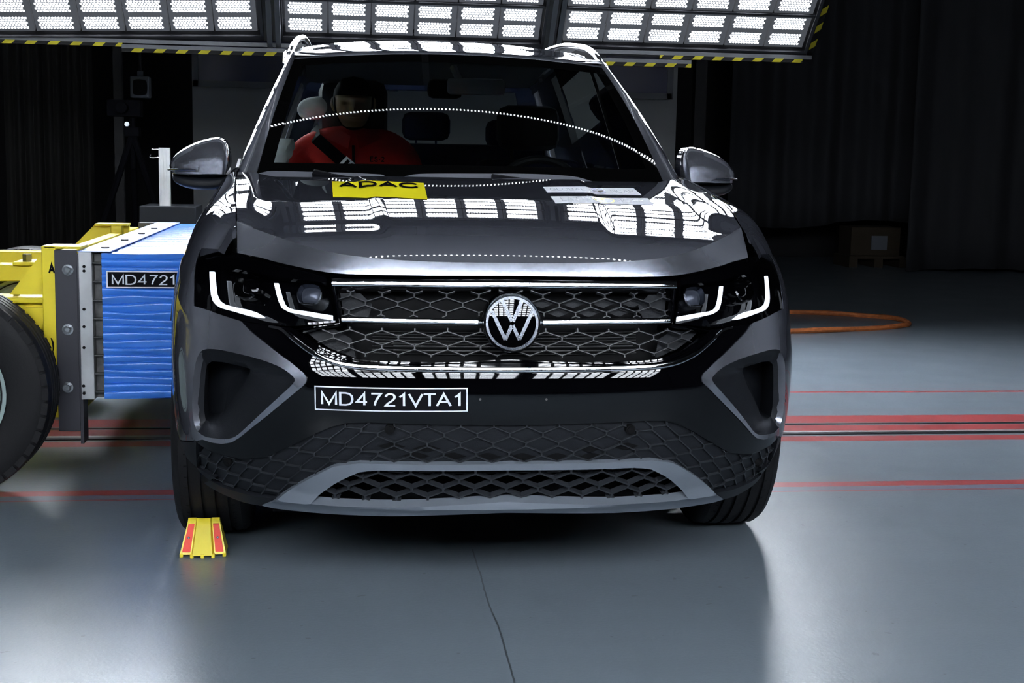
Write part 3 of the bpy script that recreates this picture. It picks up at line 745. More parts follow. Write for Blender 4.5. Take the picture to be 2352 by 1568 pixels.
for s in (1, -1):
    q = (lambda p: p) if s == 1 else mirp
    hl = fpanel('headlight', q(HLO), M_GLOSS, car, -0.045, 0.0, sp=0.025, label='headlight on the passenger side' if s == 1 else 'headlight on the steering wheel side')
    # rim around the lamp
    O = dens(q(HLO), 0.02); n = len(O)
    rows = [[fs(a, z, o) for a, z in O + [O[0]]] for o in (0.002, -0.045)]
    mb = MB(); mb.add(*grid(rows)); mb.build('lamp_rim', M_GLOSS, hl, True)
    fpanel('lamp_brow', q(brow_in), M_GLOSS, hl, -0.006, 0.02, sp=0.02)
    fpanel('daytime_running_light', q(drlo), M_DRL, hl, -0.012, 0.003, sp=0.01, label='white L-shaped light strip')
    fpanel('daytime_running_light', q(drli), M_DRL, hl, -0.012, 0.003, sp=0.01, label='white L-shaped light strip')
    for (px, py), (hw, hh), bright in (((556, 652), (0.040, 0.029), 0), ((705, 671), (0.032, 0.024), 1)):
        a0, z0_ = fhit(px, py); a0 *= s
        oc = [(hw * x, hh * z) for x, z in ((-1, -.35), (-.65, -1), (.65, -1), (1, -.35), (1, .45), (.7, 1), (-.7, 1), (-1, .45))]
        oc = chaikin(oc, 1)
        def lp(k, off): return [fs(a0 + x * k, z0_ + z * k, off) for x, z in oc + [oc[0]]]
        mb = MB(); mb.add(*grid([lp(1.12, -0.044), lp(1.10, -0.016), lp(1.0, -0.013), lp(0.97, -0.018), lp(0.86, -0.034)]))
        mb.build('projector_bezel', M_GLOSS if not bright else M_CHROMEG, hl, True)
        mb = MB(); rr = [lp(k, -0.034 + 0.016 * (1 - k * k)) for k in (0.88, 0.7, 0.5, 0.3, 0.1, 0.001)]
        mb.add(*grid(rr)); mb.build('projector_lens', M_REFL if bright else M_GLOSS, hl, True)
        mb = MB(); mb.tube([fs(a0 + x, z0_ - hh * 1.02, -0.012) for x in np.linspace(-hw * .6, hw * .6, 7)], 0.0016, 8); mb.build('projector_trim', M_CHROME, hl, True)
    V, T = tess(dens(q(HLO), 0.02), (), 0.02)
    link('lens_cover', [fs(a, z, 0.004) for a, z in V], T, M_LENS, hl, True)

# ---- bonnet
edge_px = [(548, 581.5), (600, 592.5), (639, 603.5), (709, 618.5), (755, 626.5), (800, 630), (860, 631.5), (960, 633)]
EB = FP(edge_px); ebx = np.array([abs(fpt(*p)[0]) for p in EB] + [0.0]); ebz = np.array([p[1] for p in EB] + [0.8665])
o_ = np.argsort(ebx); ebx, ebz = ebx[o_], ebz[o_]
XE = ebx[-1]
def hood_edge_x(y):      # shut line towards the fender
    return float(np.interp(y, [0.2, 0.29, 0.6, 1.0, 1.32], [XE - 0.002, XE + 0.002, 0.712, 0.742, 0.762]))
rows = []; ns = 121
ss = np.linspace(-1, 1, ns)
BKX = np.linspace(0, XE, 60); BKV = np.interp(BKX, [0, 0.30, 0.45, 0.6, XE], [0.0115, 0.0125, 0.020, 0.058, 0.120]); BKV = np.convolve(np.pad(BKV, 6, 'edge'), np.ones(13) / 13, 'valid')
def hood_row_pt(s, k):
    """k 0..1 is the brow from the lower edge to the crease"""
    x = s * XE; ax = abs(x); z0 = float(np.interp(ax, ebx, ebz)); a = a_of(x, z0); p = fs(a, z0, 0.002)
    # crease: up and back from the edge
    bk = float(np.interp(ax, BKX, BKV)); up = Hf(x, p[1] + bk) - p[2]
    yk = p[1] + bk * k ** 1.12; fx = max(1.0, hood_edge_x(yk) / XE); return np.array([p[0] * (1 + (fx - 1)), yk, p[2] + up * k])
base_y = {}
for k in np.linspace(0, 1, 9): rows.append([hood_row_pt(s, k) for s in ss])
C1 = rows[-1]
YR = lambda s: 1.12 + 0.17 * s * s
nb = 64
for j in range(1, nb + 1):
    t = j / nb; r = []
    for i, s in enumerate(ss):
        p0 = C1[i]; y = p0[1] + (YR(s) - p0[1]) * t
        x = s * max(XE, hood_edge_x(y)) if abs(s) > 0.999 else s * (max(XE, hood_edge_x(y)))
        z = Hf(x, y)
        r.append(np.array([x, y, z]))
    rows.append(r)
# rolled rear and side edges
rows.append([p + np.array([0, 0.01, -0.02]) for p in rows[-1]])
HROWS = rows
mb = MB(); mb.add(*grid(rows))
L_ = [r[0] for r in rows]; Rr = [r[-1] for r in rows]
mb.add(*grid([L_, [p + np.array([0.004, 0, -0.02]) for p in L_]])); mb.add(*grid([Rr, [p + np.array([-0.004, 0, -0.02]) for p in Rr]]))
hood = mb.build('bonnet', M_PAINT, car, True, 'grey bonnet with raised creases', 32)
# ---- stickers on the bonnet
HG = np.array([[list(p) for p in r] for r in rows])
def hood_z(x, y): return Hf(x, y)
def hsticker(name, quad, m, label=None, off=0.0015, nx=24, ny=6):
    Q = [np.array(q) for q in quad]; r = []
    for j in range(ny + 1):
        v = j / ny; r.append([])
        for i in range(nx + 1):
            u = i / nx; p = (Q[0] * (1 - u) + Q[1] * u) * (1 - v) + (Q[3] * (1 - u) + Q[2] * u) * v
            r[-1].append((p[0], p[1], Hf(p[0], p[1]) + off))
    mb = MB(); mb.add(*grid(r, True)); return mb.build(name, m, car, True, label)
def htext(s, quad, u0, u1, v0, v1, m, parent, bold=0.0, off=0.003, name='lettering'):
    V, F_ = text_mesh(s, bold); Q = [np.array(q) for q in quad]; out = []
    for (x, y) in V:
        u = u0 + (u1 - u0) * x; v = v1 + (v0 - v1) * y
        p = (Q[0] * (1 - u) + Q[1] * u) * (1 - v) + (Q[3] * (1 - u) + Q[2] * u) * v
        out.append((p[0], p[1], Hf(p[0], p[1]) + off))
    return link(name, out, F_, m, parent)
qa = [hhit(*p) for p in ((762, 417), (973, 421), (982, 459), (765, 453))]
st = hsticker('sticker', qa, M_YVIN, 'yellow club sticker with black capital letters on the bonnet'); htext('ADAC', qa, 0.07, 0.93, 0.02, 0.44, M_PRINT, st, 0.03)
def disc(quad, uc, vc, ru, rv, m, parent, a0=0, a1=360, name='emblem_disc', off=0.003, ri=0.0):
    Q = [np.array(q) for q in quad]; out = []; n = 28
    for k in range(n + 1):
        t = math.radians(a0 + (a1 - a0) * k / n)
        for rr in (ri, 1.0):
            u = uc + ru * rr * math.cos(t); v = vc - rv * rr * math.sin(t); p = (Q[0] * (1 - u) + Q[1] * u) * (1 - v) + (Q[3] * (1 - u) + Q[2] * u) * v
            out.append((p[0], p[1], Hf(p[0], p[1]) + off))
    return link(name, out, [(2 * k, 2 * k + 1, 2 * k + 3, 2 * k + 2) for k in range(n)], m, parent)
M_NAVY = mat('navy_print', (0.03, 0.05, 0.25), 0.5); M_YP = mat('yellow_print', (0.6, 0.55, 0.05), 0.5)
qg = [hhit(*p) for p in ((1247, 430), (1455, 433), (1474, 449), (1257, 443))]
st = hsticker('sticker', qg, M_WVIN, 'upper white sticker with round blue emblem on the bonnet')
htext('GLOBAL', qg, 0.05, 0.42, 0.28, 0.74, M_GREYT, st, 0.01); htext('NCAP', qg, 0.70, 0.95, 0.28, 0.78, M_GREYT, st, 0.01)
disc(qg, .56, .5, .085, .42, M_NAVY, st, ri=0.7); disc(qg, .56, .5, .055, .28, M_NAVY, st, 90, 180); disc(qg, .56, .5, .055, .28, M_BLACKV, st, 270, 360)
ql = [hhit(*p) for p in ((1264, 452), (1487, 456), (1502, 471), (1276, 468))]
st = hsticker('sticker', ql, M_WVIN, 'lower white sticker with round yellow and grey emblem on the bonnet')
htext('LATIN', ql, 0.08, 0.38, 0.28, 0.78, M_GREYT, st, 0.0); htext('NCAP', ql, 0.64, 0.92, 0.26, 0.76, M_GREYT, st, 0.0)
disc(ql, .51, .48, .115, .46, M_YP, st, ri=0.85); disc(ql, .51, .48, .09, .36, M_YP, st, 60, 200); disc(ql, .51, .48, .09, .36, M_GREYT, st, 200, 420)
# ---- number label on the bumper
def flabel(quad, text, parent, name, label):
    Q = [np.array(q) for q in quad]
    def P(u, v, off): p = (Q[0] * (1 - u) + Q[1] * u) * (1 - v) + (Q[3] * (1 - u) + Q[2] * u) * v; return fs(p[0], p[1], off)
    def sheet(u0, u1, v0, v1, off, n=16): return grid([[P(u0 + (u1 - u0) * i / n, v, off) for i in range(n + 1)] for v in (v0, v1)], True)
    mb = MB(); mb.add(*sheet(0, 1, 0, 1, 0.0026)); o = mb.build(name, M_WHITE, parent, True, label)
    mb = MB(); mb.add(*sheet(0.009, 0.991, 0.05, 0.95, 0.0033)); mb.build('label_field', M_BLACKV, o, True)
    V, F_ = text_mesh(text, 0.004); link('lettering', [P(0.045 + 0.91 * x, 0.84 - 0.68 * y, 0.0040) for x, y in V], F_, M_WHITE, o)
    return o
flabel(FP([(723, 885), (1074, 890), (1074, 944.5), (724, 940)]), 'MD4721VTA1', car, 'number_label', 'black label with white border reading MD4721VTA1')
for px, py in ((1103, 917), (1255, 917)):
    a, z = fhit(px, py); p = fs(a, z, -0.002); mb = MB(); mb.tube([p, fs(a, z, 0.0012)], 0.003, 12); mb.build('screw_hole', M_ALUD, car)

# ---- fenders
def fender_section(y, n=16):
    """from the shut line over the shoulder to the side, z falling"""
    x0 = hood_edge_x(y) + 0.004; z0 = Hf(hood_edge_x(y), y)
    if y < 0.34: z0 = min(z0, float(np.interp(y, [0.15, 0.34], [0.9, z0])))
    zb = 0.83
    xb = Xs(y, zb)
    p0 = np.array([x0, z0]); p3 = np.array([xb, zb])
    cx = max(x0 + 0.02, Xs(y, 0.92) - 0.004)
    p1 = np.array([x0 + (cx - x0) * 0.75, z0 - 0.002]); p2 = np.array([cx + (xb - cx) * 0.3, zb + (z0 - zb) * 0.55])
    return [(1 - t) ** 3 * p0 + 3 * (1 - t) ** 2 * t * p1 + 3 * (1 - t) * t * t * p2 + t ** 3 * p3 for t in np.linspace(0, 1, n)]
def side_low(y):
    if y < 0.655: return None
    if y < 1.265: return max(0.345 + math.sqrt(max(0, 0.40 ** 2 - (y - 0.87) ** 2)), 0.5)
    return 0.30
ys_f = list(np.linspace(0.30, 1.47, 60)); rows = []
hlt = FP([(474, 565), (515, 573), (548, 582)]); hlp = [fpt(*p) for p in hlt]
def hl_top(y):   # height of the headlight's top edge at depth y
    yy = [hlp[2][1], hlp[1][1], hlp[0][1], 0.42, 0.50, 0.60]; zz = [hlp[2][2], hlp[1][2], hlp[0][2], 0.885, 0.85, 0.82]
    o = np.argsort(yy); return float(np.interp(y, np.array(yy)[o], np.array(zz)[o]))
for s in (-1, 1):
    mb = MB(); rows = []
    for y in ys_f:
        sec = fender_section(y); low = max(hl_top(y) - 0.004, 0.83) if y < 0.56 else 0.83
        sec = [p for p in sec]
        if low > 0.83:     # cut the section at the lamp
            zz = np.array([p[1] for p in sec]); xx = np.array([p[0] for p in sec]); zt = np.linspace(zz[0], min(low, zz[0] - 0.004), len(sec))
            o = np.argsort(zz); sec = [np.array([np.interp(z, zz[o], xx[o]), z]) for z in zt]
        rows.append([np.array([s * p[0], y, p[1]]) for p in sec])
    mb.add(*grid(rows, s > 0))
    low_rows = []
    for y in np.linspace(0.62, 1.47, 70):
        z1 = 0.835
        z0 = 0.345 + math.sqrt(max(0, 0.40 ** 2 - (y - 0.87) ** 2)) if abs(y - 0.87) < 0.40 else 0.30
        if y < 0.66: z0 = max(z0, 0.79)
        low_rows.append([np.array([s * Xs(y, z), y, z]) for z in np.linspace(z1, z0, 12)])
    mb.add(*grid(low_rows, s > 0))
    mb.build('front_fender', M_PAINT, car, True, None, 40)
# ---- doors and rear quarters, cladding, sills
def side_panel(name, poly, m, s, off=0.0, holes=(), sp=0.05, label=None, thick=0.015):
    outer = dens(poly, sp); hs = [dens(h, sp) for h in holes]; V, T = tess(outer, hs, sp); mb = MB()
    mb.add([(s * (Xs(y, z) + off), y, z) for y, z in V], T)
    for lp in [outer] + hs:
        n = len(lp); mb.add([(s * (Xs(y, z) + off), y, z) for y, z in lp] + [(s * (Xs(y, z) + off - thick), y, z) for y, z in lp], [(i, (i + 1) % n, n + (i + 1) % n, n + i) for i in range(n)])
    return mb.build(name, m, car, True, label, 40)
def arc(yc, zc_, r, a0, a1, n=24): return [(yc + r * math.cos(math.radians(a0 + (a1 - a0) * k / n)), zc_ + r * math.sin(math.radians(a0 + (a1 - a0) * k / n))) for k in range(n + 1)]
for s in (-1, 1):
    d1 = side_panel('front_door', [(1.475, 0.34), (2.42, 0.34), (2.42, 1.09), (1.475, 1.06)], M_PAINT, s)
    d2 = side_panel('rear_door', [(2.43, 0.34), (3.05, 0.34), (3.15, 0.55), (3.22, 0.72), (3.22, 1.11), (2.43, 1.09)], M_PAINT, s)
    side_panel('rear_quarter', [(3.23, 0.72)] + arc(3.55, 0.345, 0.42, 140, 0) + [(4.40, 0.40), (4.42, 0.70), (4.38, 1.0), (4.30, 1.16), (3.23, 1.11)], M_PAINT, s)
    side_panel('sill_cladding', arc(0.87, 0.345, 0.415, 5, 5, 1)[:1] + [(1.28, 0.22), (3.14, 0.22), (3.14, 0.335), (1.30, 0.335)], M_TRIM, s, 0.006)
    for yc in (0.87, 3.55):
        a0, a1 = (-12, 118 if yc < 1 else 190)
        side_panel('arch_cladding', arc(yc, 0.345, 0.41, a0, a1) + arc(yc, 0.345, 0.372, a1, a0), M_TRIM, s, 0.010)
    for y in (1.62, 2.55):
        mb = MB(); mb.box((s * (Xs(y + .6, 0.93) + 0.012), y + 0.65, 0.93), (0.03, 0.20, 0.03), bev=0.01); mb.build('door_handle', M_PAINT, d1 if y < 2 else d2, True)
# inner shells: wheel housings, engine-bay bulkhead, floor
for s in (-1, 1):
    for yc in (0.87, 3.55):
        mb = MB(); r = [[(s * x, yc + 0.41 * math.cos(t), 0.345 + 0.41 * math.sin(t)) for t in np.linspace(math.radians(-10), math.radians(150) if yc < 1 else math.radians(190), 30)] for x in (0.85, 0.60)]
        mb.add(*grid(r)); mb.add([r[1][i] for i in range(30)], [tuple(range(30))]); mb.build('wheel_housing', M_TRIMD, car, True)
mb = MB(); mb.box2((-0.60, 0.28, 0.21), (0.60, 4.2, 0.25)); mb.box2((-0.85, 1.30, 0.24), (0.85, 3.12, 0.27))
mb.box2((-0.55, 0.24, 0.25), (0.55, 0.26, 0.86)); mb.box2((-0.70, 1.20, 0.25), (0.70, 1.22, 1.0))
mb.build('underbody', M_TRIMD, car)
mb = MB(); 
for sx in (-1, 1): MB().box2((sx * 0.60, 0.26, 0.45), (sx * 0.585, 1.2, 0.84)).build('engine_bay_side', M_TRIMD, car)

# ---- wheels
def wheel(x, y, s, steer=0.0):
    w = 0.108; R = 0.345
    prof = []
    crown = [(-w, 0.295), (-w * 0.98, 0.318), (-w * 0.9, 0.334), (-w * 0.78, 0.3425)]
    g = []
    for gx in (-0.055, -0.019, 0.019, 0.055):
        g += [(gx - 0.0055, 0.0), (gx - 0.0045, -0.008), (gx + 0.0045, -0.008), (gx + 0.0055, 0.0)]
    tread = [(h, 0.3455 - 0.55 * h * h + dr) for h, dr in [(-0.084, 0)] + g + [(0.084, 0)]]
    side = [(0.3425, w * 0.78), (0.334, w * 0.9), (0.318, w * 0.98), (0.295, w), (0.27, w * 1.0), (0.245, w * 0.92), (0.232, w * 0.86)]
    prof = [(r, -h) for r, h in side[::-1]] + [(r, h) for h, r in tread] + side
    mb = MB(); mb.lathe([(r, h * (1 if True else 1)) for r, h in prof], (0, 0, 0), 'x', 72)
    for k in range(72):   # shoulder sipes as small cuts drawn by short dark ribs
        pass
    ww = [mb]
    rim = MB(); rim.lathe([(0.236, -0.09), (0.240, -0.095), (0.232, -0.09), (0.222, -0.07), (0.215, 0.0), (0.222, 0.06), (0.236, 0.092), (0.243, 0.096), (0.236, 0.088)], (0, 0, 0), 'x', 60)
    rim.lathe([(0.0001, s * 0.07), (0.03, s * 0.07), (0.055, s * 0.062), (0.06, s * 0.04), (0.05, 0.0), (0.0001, 0.0)], (0, 0, 0), 'x', 30)
    for k in range(5):
        for dk in (-0.13, 0.13):
            t = 2 * PI * k / 5 + 0.3; a = t + dk * 0.3; b = t + dk
            p = np.array([s * 0.058, 0.045 * math.cos(a), 0.045 * math.sin(a)]); q = np.array([s * 0.075, 0.225 * math.cos(b), 0.225 * math.sin(b)])
            m_ = (p + q) / 2 + np.array([s * 0.006, 0, 0]); rim.tube([p, m_, q], [0.022, 0.016, 0.02], 8)
    br = MB(); br.lathe([(0.0001, s * 0.02), (0.16, s * 0.02), (0.16, s * 0.0), (0.0001, 0.0)], (0, 0, 0), 'x', 40)
    W_e = empty('wheel', (x, y - 2.2, 0.345)); W_e.parent = car; W_e.rotation_euler = (0, 0, steer)
    def loc(m_): return m_
    for nm, m_, mt in (('tyre', mb, M_RUBBER), ('rim', rim, M_RIM), ('brake_disc', br, M_ALUD)):
        me = bpy.data.meshes.new(nm); me.from_pydata(m_.v, [], m_.f); me.materials.append(mt)
        me.polygons.foreach_set('use_smooth', [True] * len(me.polygons)); me.set_sharp_from_angle(angle=math.radians(30))
        o = bpy.data.objects.new(nm, me); COL.objects.link(o); o.parent = W_e
        if nm == 'tyre':
            sp_ = MB()
            for k in range(60):
                t = 2 * PI * k / 60
                for sd in (-1, 1):
                    for (h0, h1, r0, r1) in ((0.062, 0.098, 0.3445, 0.3325),):
                        t2 = t + 0.02
                        P0 = np.array([sd * h0, r0 * math.cos(t), r0 * math.sin(t)]); P1 = np.array([sd * h1, r1 * math.cos(t2), r1 * math.sin(t2)])
                        u = np.array([0, -math.sin(t), math.cos(t)]) * 0.0016; rad = np.array([0, math.cos(t), math.sin(t)]) * 0.0006
                        sp_.add([P0 - u + rad, P0 + u + rad, P1 + u + rad, P1 - u + rad], [(0, 1, 2, 3)])
            vv = list(m_.v) + sp_.v; n0 = len(m_.v); ff = list(m_.f) + [tuple(n0 + i for i in f) for f in sp_.f]; nf = len(m_.f)
            me.clear_geometry(); me.from_pydata(vv, [], ff); me.materials.append(M_TRIMD); me.polygons.foreach_set('use_smooth', [True] * len(ff)); me.polygons.foreach_set('material_index', [0] * nf + [1] * (len(ff) - nf)); me.set_sharp_from_angle(angle=math.radians(30))
    return W_e
wheel(-0.795, 0.89, -1); wheel(0.795, 0.89, 1); wheel(-0.80, 3.55, -1); wheel(0.80, 3.55, 1)

# ---- greenhouse
WB = lambda s: np.array([s * 0.705, 1.19 + 0.19 * s * s, 1.086]); WT = lambda s: np.array([s * 0.600, 1.965 + 0.075 * s * s, 1.547 - 0.028 * s * s])
def ws(s, t, off=0.0):
    p = WB(s) * (1 - t) + WT(s) * t; b = math.sin(PI * t) * 0.026
    return p + np.array([0, -0.55 * (b + off), 0.83 * (b + off)])
N_ = 30
mb = MB(); mb.add(*grid([[ws(s, t) for s in np.linspace(-1, 1, 41)] for t in np.linspace(0, 1, 31)]))
wsc = mb.build('windscreen', M_GLASS, car, True, 'dark tinted windscreen')
def wsband(poly):   # poly rows in (s,t)
    r0, r1 = poly; n = 40
    return grid([[ws(*(np.array(a) * (1 - k / n) + np.array(b) * k / n), 0.001 if True else 0) for k in range(n + 1)] for a, b in (r0, r1)])
mb = MB(); 
mb.add(*grid([[ws(s, t, 0.002) for s in np.linspace(-1, 1, 41)] for t in (0.0, 0.05, 0.085)]))
mb.add(*grid([[ws(s, t - (0.0 if abs(s) < .12 else 0) + 0.0, 0.002) for s in np.linspace(-1, 1, 41)] for t in (0.915, 0.96, 1.0)]))
for sd in (-1, 1): mb.add(*grid([[ws(sd * s, t, 0.002) for s in (1.0, 0.97, 0.93)] for t in np.linspace(0, 1, 31)]))
mb.build('windscreen_border', M_FRIT, wsc, True)
# pillars: from glass edge over a rounded crest to the side window
def xside(z): return 0.785 - 0.30 * (z - 1.06) - 0.02 * ((z - 1.06) / 0.5) ** 2
for s in (-1, 1):
    rows = []
    for t in np.linspace(-0.04, 1.06, 34):
        e = ws(s, t, 0.0); z = e[2]; xo = xside(z)
        c0 = e + np.array([0, 0, -0.002]); c1 = np.array([s * (abs(e[0]) + 0.4 * (xo - abs(e[0]))), e[1] + 0.000, z + 0.012]); c2 = np.array([s * (xo - 0.004), e[1] + 0.03, z + 0.006]); c3 = np.array([s * xo, e[1] + 0.075, z - 0.012]); c4 = np.array([s * (xo - 0.004), e[1] + 0.125, z - 0.02])
        rows.append([np.array(p) for p in catmull([c0, c1, c2, c3, c4], 4)])
    mb = MB(); mb.add(*grid(rows, s > 0)); mb.build('a_pillar', M_PAINT, car, True, None, 60)
# roof
def roof(s, t):
    y = 2.03 + 2.12 * t; yy = y + (0.075 * s * s) * (1 - t)
    zc_ = float(np.interp(y, [1.9, 2.03, 2.3, 2.6, 2.9, 3.3, 3.8, 4.15], [1.52, 1.566, 1.616, 1.648, 1.664, 1.658, 1.622, 1.575]))
    hw = float(np.interp(y, [2.0, 2.3, 2.8, 3.6, 4.15], [0.628, 0.645, 0.65, 0.635, 0.59]))
    return np.array([s * hw, yy, zc_ - 0.045 * abs(s) ** 3 * (0.55 + 0.45 * min(1, t * 4))])
rows = [[ws(s * 0.99, 1.0, -0.004) for s in np.linspace(-1, 1, 41)], [ws(s, 1.0, 0.004) + np.array([0, 0.02, 0.008]) for s in np.linspace(-1, 1, 41)]]
rt = [[roof(s, t) for s in np.linspace(-1, 1, 41)] for t in np.linspace(0.02, 1, 40)]
mb = MB(); mb.add(*grid(rows + rt)); 
for sd, j in ((-1, 0), (1, -1)):
    e = [r[j] for r in [rows[1]] + rt]; mb.add(*grid([e, [p + np.array([sd * 0.012, 0, -0.012]) for p in e], [p + np.array([sd * 0.016, 0, -0.035]) for p in e]]))
mb.build('roof', M_PAINT, car, True, 'grey roof reflecting the ceiling lamps', 50)
# side glass with frames, rear pillars
for s in (-1, 1):
    def sg(y, z): return (s * xside(z), y, z)
    def sidewin(nm, poly, m, off=0.0):
        V, T = tess(dens(poly, 0.06), (), 0.06); return link(nm, [(s * (xside(z) + off), y, z) for y, z in V], T, m, car, True)
    sidewin('side_window', [(1.60, 1.085), (2.38, 1.10), (2.38, 1.545), (2.16, 1.53), (1.95, 1.38)], M_SIDEG)
    sidewin('side_window', [(2.46, 1.10), (3.22, 1.12), (3.30, 1.50), (2.46, 1.56)], M_SIDEG)
    sidewin('window_pillar', [(2.38, 1.08), (2.46, 1.08), (2.46, 1.60), (2.38, 1.60)], M_BLACKV, 0.002)
    sidewin('rear_pillar', [(3.22, 1.10), (4.33, 1.12), (4.15, 1.56), (3.30, 1.60)], M_PAINT, 0.0)
    sidewin('roof_frame', [(2.10, 1.52), (2.38, 1.545), (3.32, 1.50), (3.4, 1.61), (2.6, 1.63), (2.14, 1.575)], M_BLACKV, 0.001)
    mb = MB(); mb.tube([(s * (xside(1.08) + 0.0), 1.50, 1.075), (s * (xside(1.09)), 2.4, 1.09), (s * xside(1.11), 3.25, 1.11)], 0.012, 8); mb.build('belt_moulding', M_TRIM, car, True)
    mb = MB(); mb.prism([(1.42, 1.04), (1.66, 1.07), (1.62, 1.14), (1.50, 1.11)], 'x', s * (xside(1.08) - 0.006), s * (xside(1.08) + 0.004)); mb.build('quarter_trim', M_TRIM, car)
# rear end
def rz(s, z): 
    w = float(Wf(min(z, 1.0))) * 0.90 if z < 1.0 else float(np.interp(z, [1.0, 1.12, 1.57], [0.74, 0.745, 0.60]))
    y = float(np.interp(z, [0.3, 0.6, 0.9, 1.12, 1.57], [4.40, 4.44, 4.42, 4.36, 4.17])); return np.array([s * w, y - 0.10 * s * s, z])
mb = MB(); mb.add(*grid([[rz(s, z) for s in np.linspace(-1, 1, 21)] for z in np.linspace(0.3, 1.16, 14)], True))
for sd in (-1, 1): mb.add(*grid([[rz(sd * s, z) for s in (0.84, 0.92, 1.0)] for z in np.linspace(1.16, 1.57, 6)], sd > 0))
mb.add(*grid([[rz(s, z) for s in np.linspace(-1, 1, 21)] for z in (1.515, 1.57)], True)); mb.build('tailgate', M_PAINT, car, True)
mb = MB(); mb.add(*grid([[rz(s * 0.85, z) for s in np.linspace(-1, 1, 15)] for z in np.linspace(1.15, 1.52, 6)], True)); mb.build('rear_window', M_SIDEG, car, True)
# ---- roof rails
for s in (-1, 1):
    pts = catmull([(s * 0.622, 2.17, 1.545), (s * 0.613, 2.26, 1.585), (s * 0.602, 2.40, 1.622), (s * 0.592, 2.62, 1.648), (s * 0.586, 2.9, 1.672), (s * 0.58, 3.4, 1.685), (s * 0.575, 3.8, 1.665), (s * 0.57, 4.0, 1.61), (s * 0.57, 4.05, 1.575)], 5)
    mb = MB(); mb.tube(pts, [0.016] + [0.0125] * (len(pts) - 2) + [0.02], 12)
    mb.build('roof_rail', M_RAILP, car, True, 'silver roof rail')
# ---- cowl, wipers
mb = MB(); mb.add(*grid([[np.array([s * 0.76, 1.13 + 0.17 * s * s, Hf(s * 0.76, 1.12 + 0.17 * s * s) - 0.012]) for s in np.linspace(-1, 1, 21)], [ws(s * 1.02, -0.03, -0.004) for s in np.linspace(-1, 1, 21)], [ws(s * 1.02, 0.03, -0.004) for s in np.linspace(-1, 1, 21)]])); mb.build('cowl', M_TRIM, car, True)
def wsp(px, py, off=0.012):     # pixel to the windscreen base plane
    best = None; d = ray(px, py)
    for t in np.linspace(4.1, 5.2, 500):
        p = CAM + d * t; sx = p[0] / 0.725
        yb = 1.19 + 0.19 * sx * sx
        z = 1.086 + (p[1] - yb) * 0.60 + off * 1.2
        if p[2] <= z: return p
    return p
for (pth, arm, lab) in (([(588, 402), (650, 403), (720, 405), (800, 407), (860, 410), (893, 412)], [(722, 399), (760, 404), (798, 408), (860, 412)], 'wiper blade in front of the dummy'), ([(914, 411), (1000, 409), (1128, 409), (1190, 409), (1280, 412), (1365, 420)], [(1130, 410), (1170, 411), (1205, 413), (1270, 417)], 'wiper blade in front of the steering wheel')):
    P_ = catmull([wsp(x, y) for x, y in pth], 6); h = 0.015
    wp = MB(); n = len(P_); r = []
    for i, p in enumerate(P_):
        k = min(1, min(i, n - 1 - i) / 4 + 0.15); r.append([p + np.array([0, 0.0, -h * k * .7]), p + np.array([0, -0.008, -h * k * 0.3]), p + np.array([0, 0.0, h * k]), p + np.array([0, 0.01, h * k * 0.9])])
    wp.add(*grid(r)); w_o = wp.build('wiper', M_WIPER, car, True, lab)
    mb = MB(); A = [wsp(x, y, 0.022) for x, y in arm]; mb.tube([A[0], A[1]], [0.016, 0.010], 8); mb.tube(A[1:], [0.009, 0.006, 0.004][:len(A) - 1], 8); mb.build('wiper_arm', M_BLACKV, w_o, True)
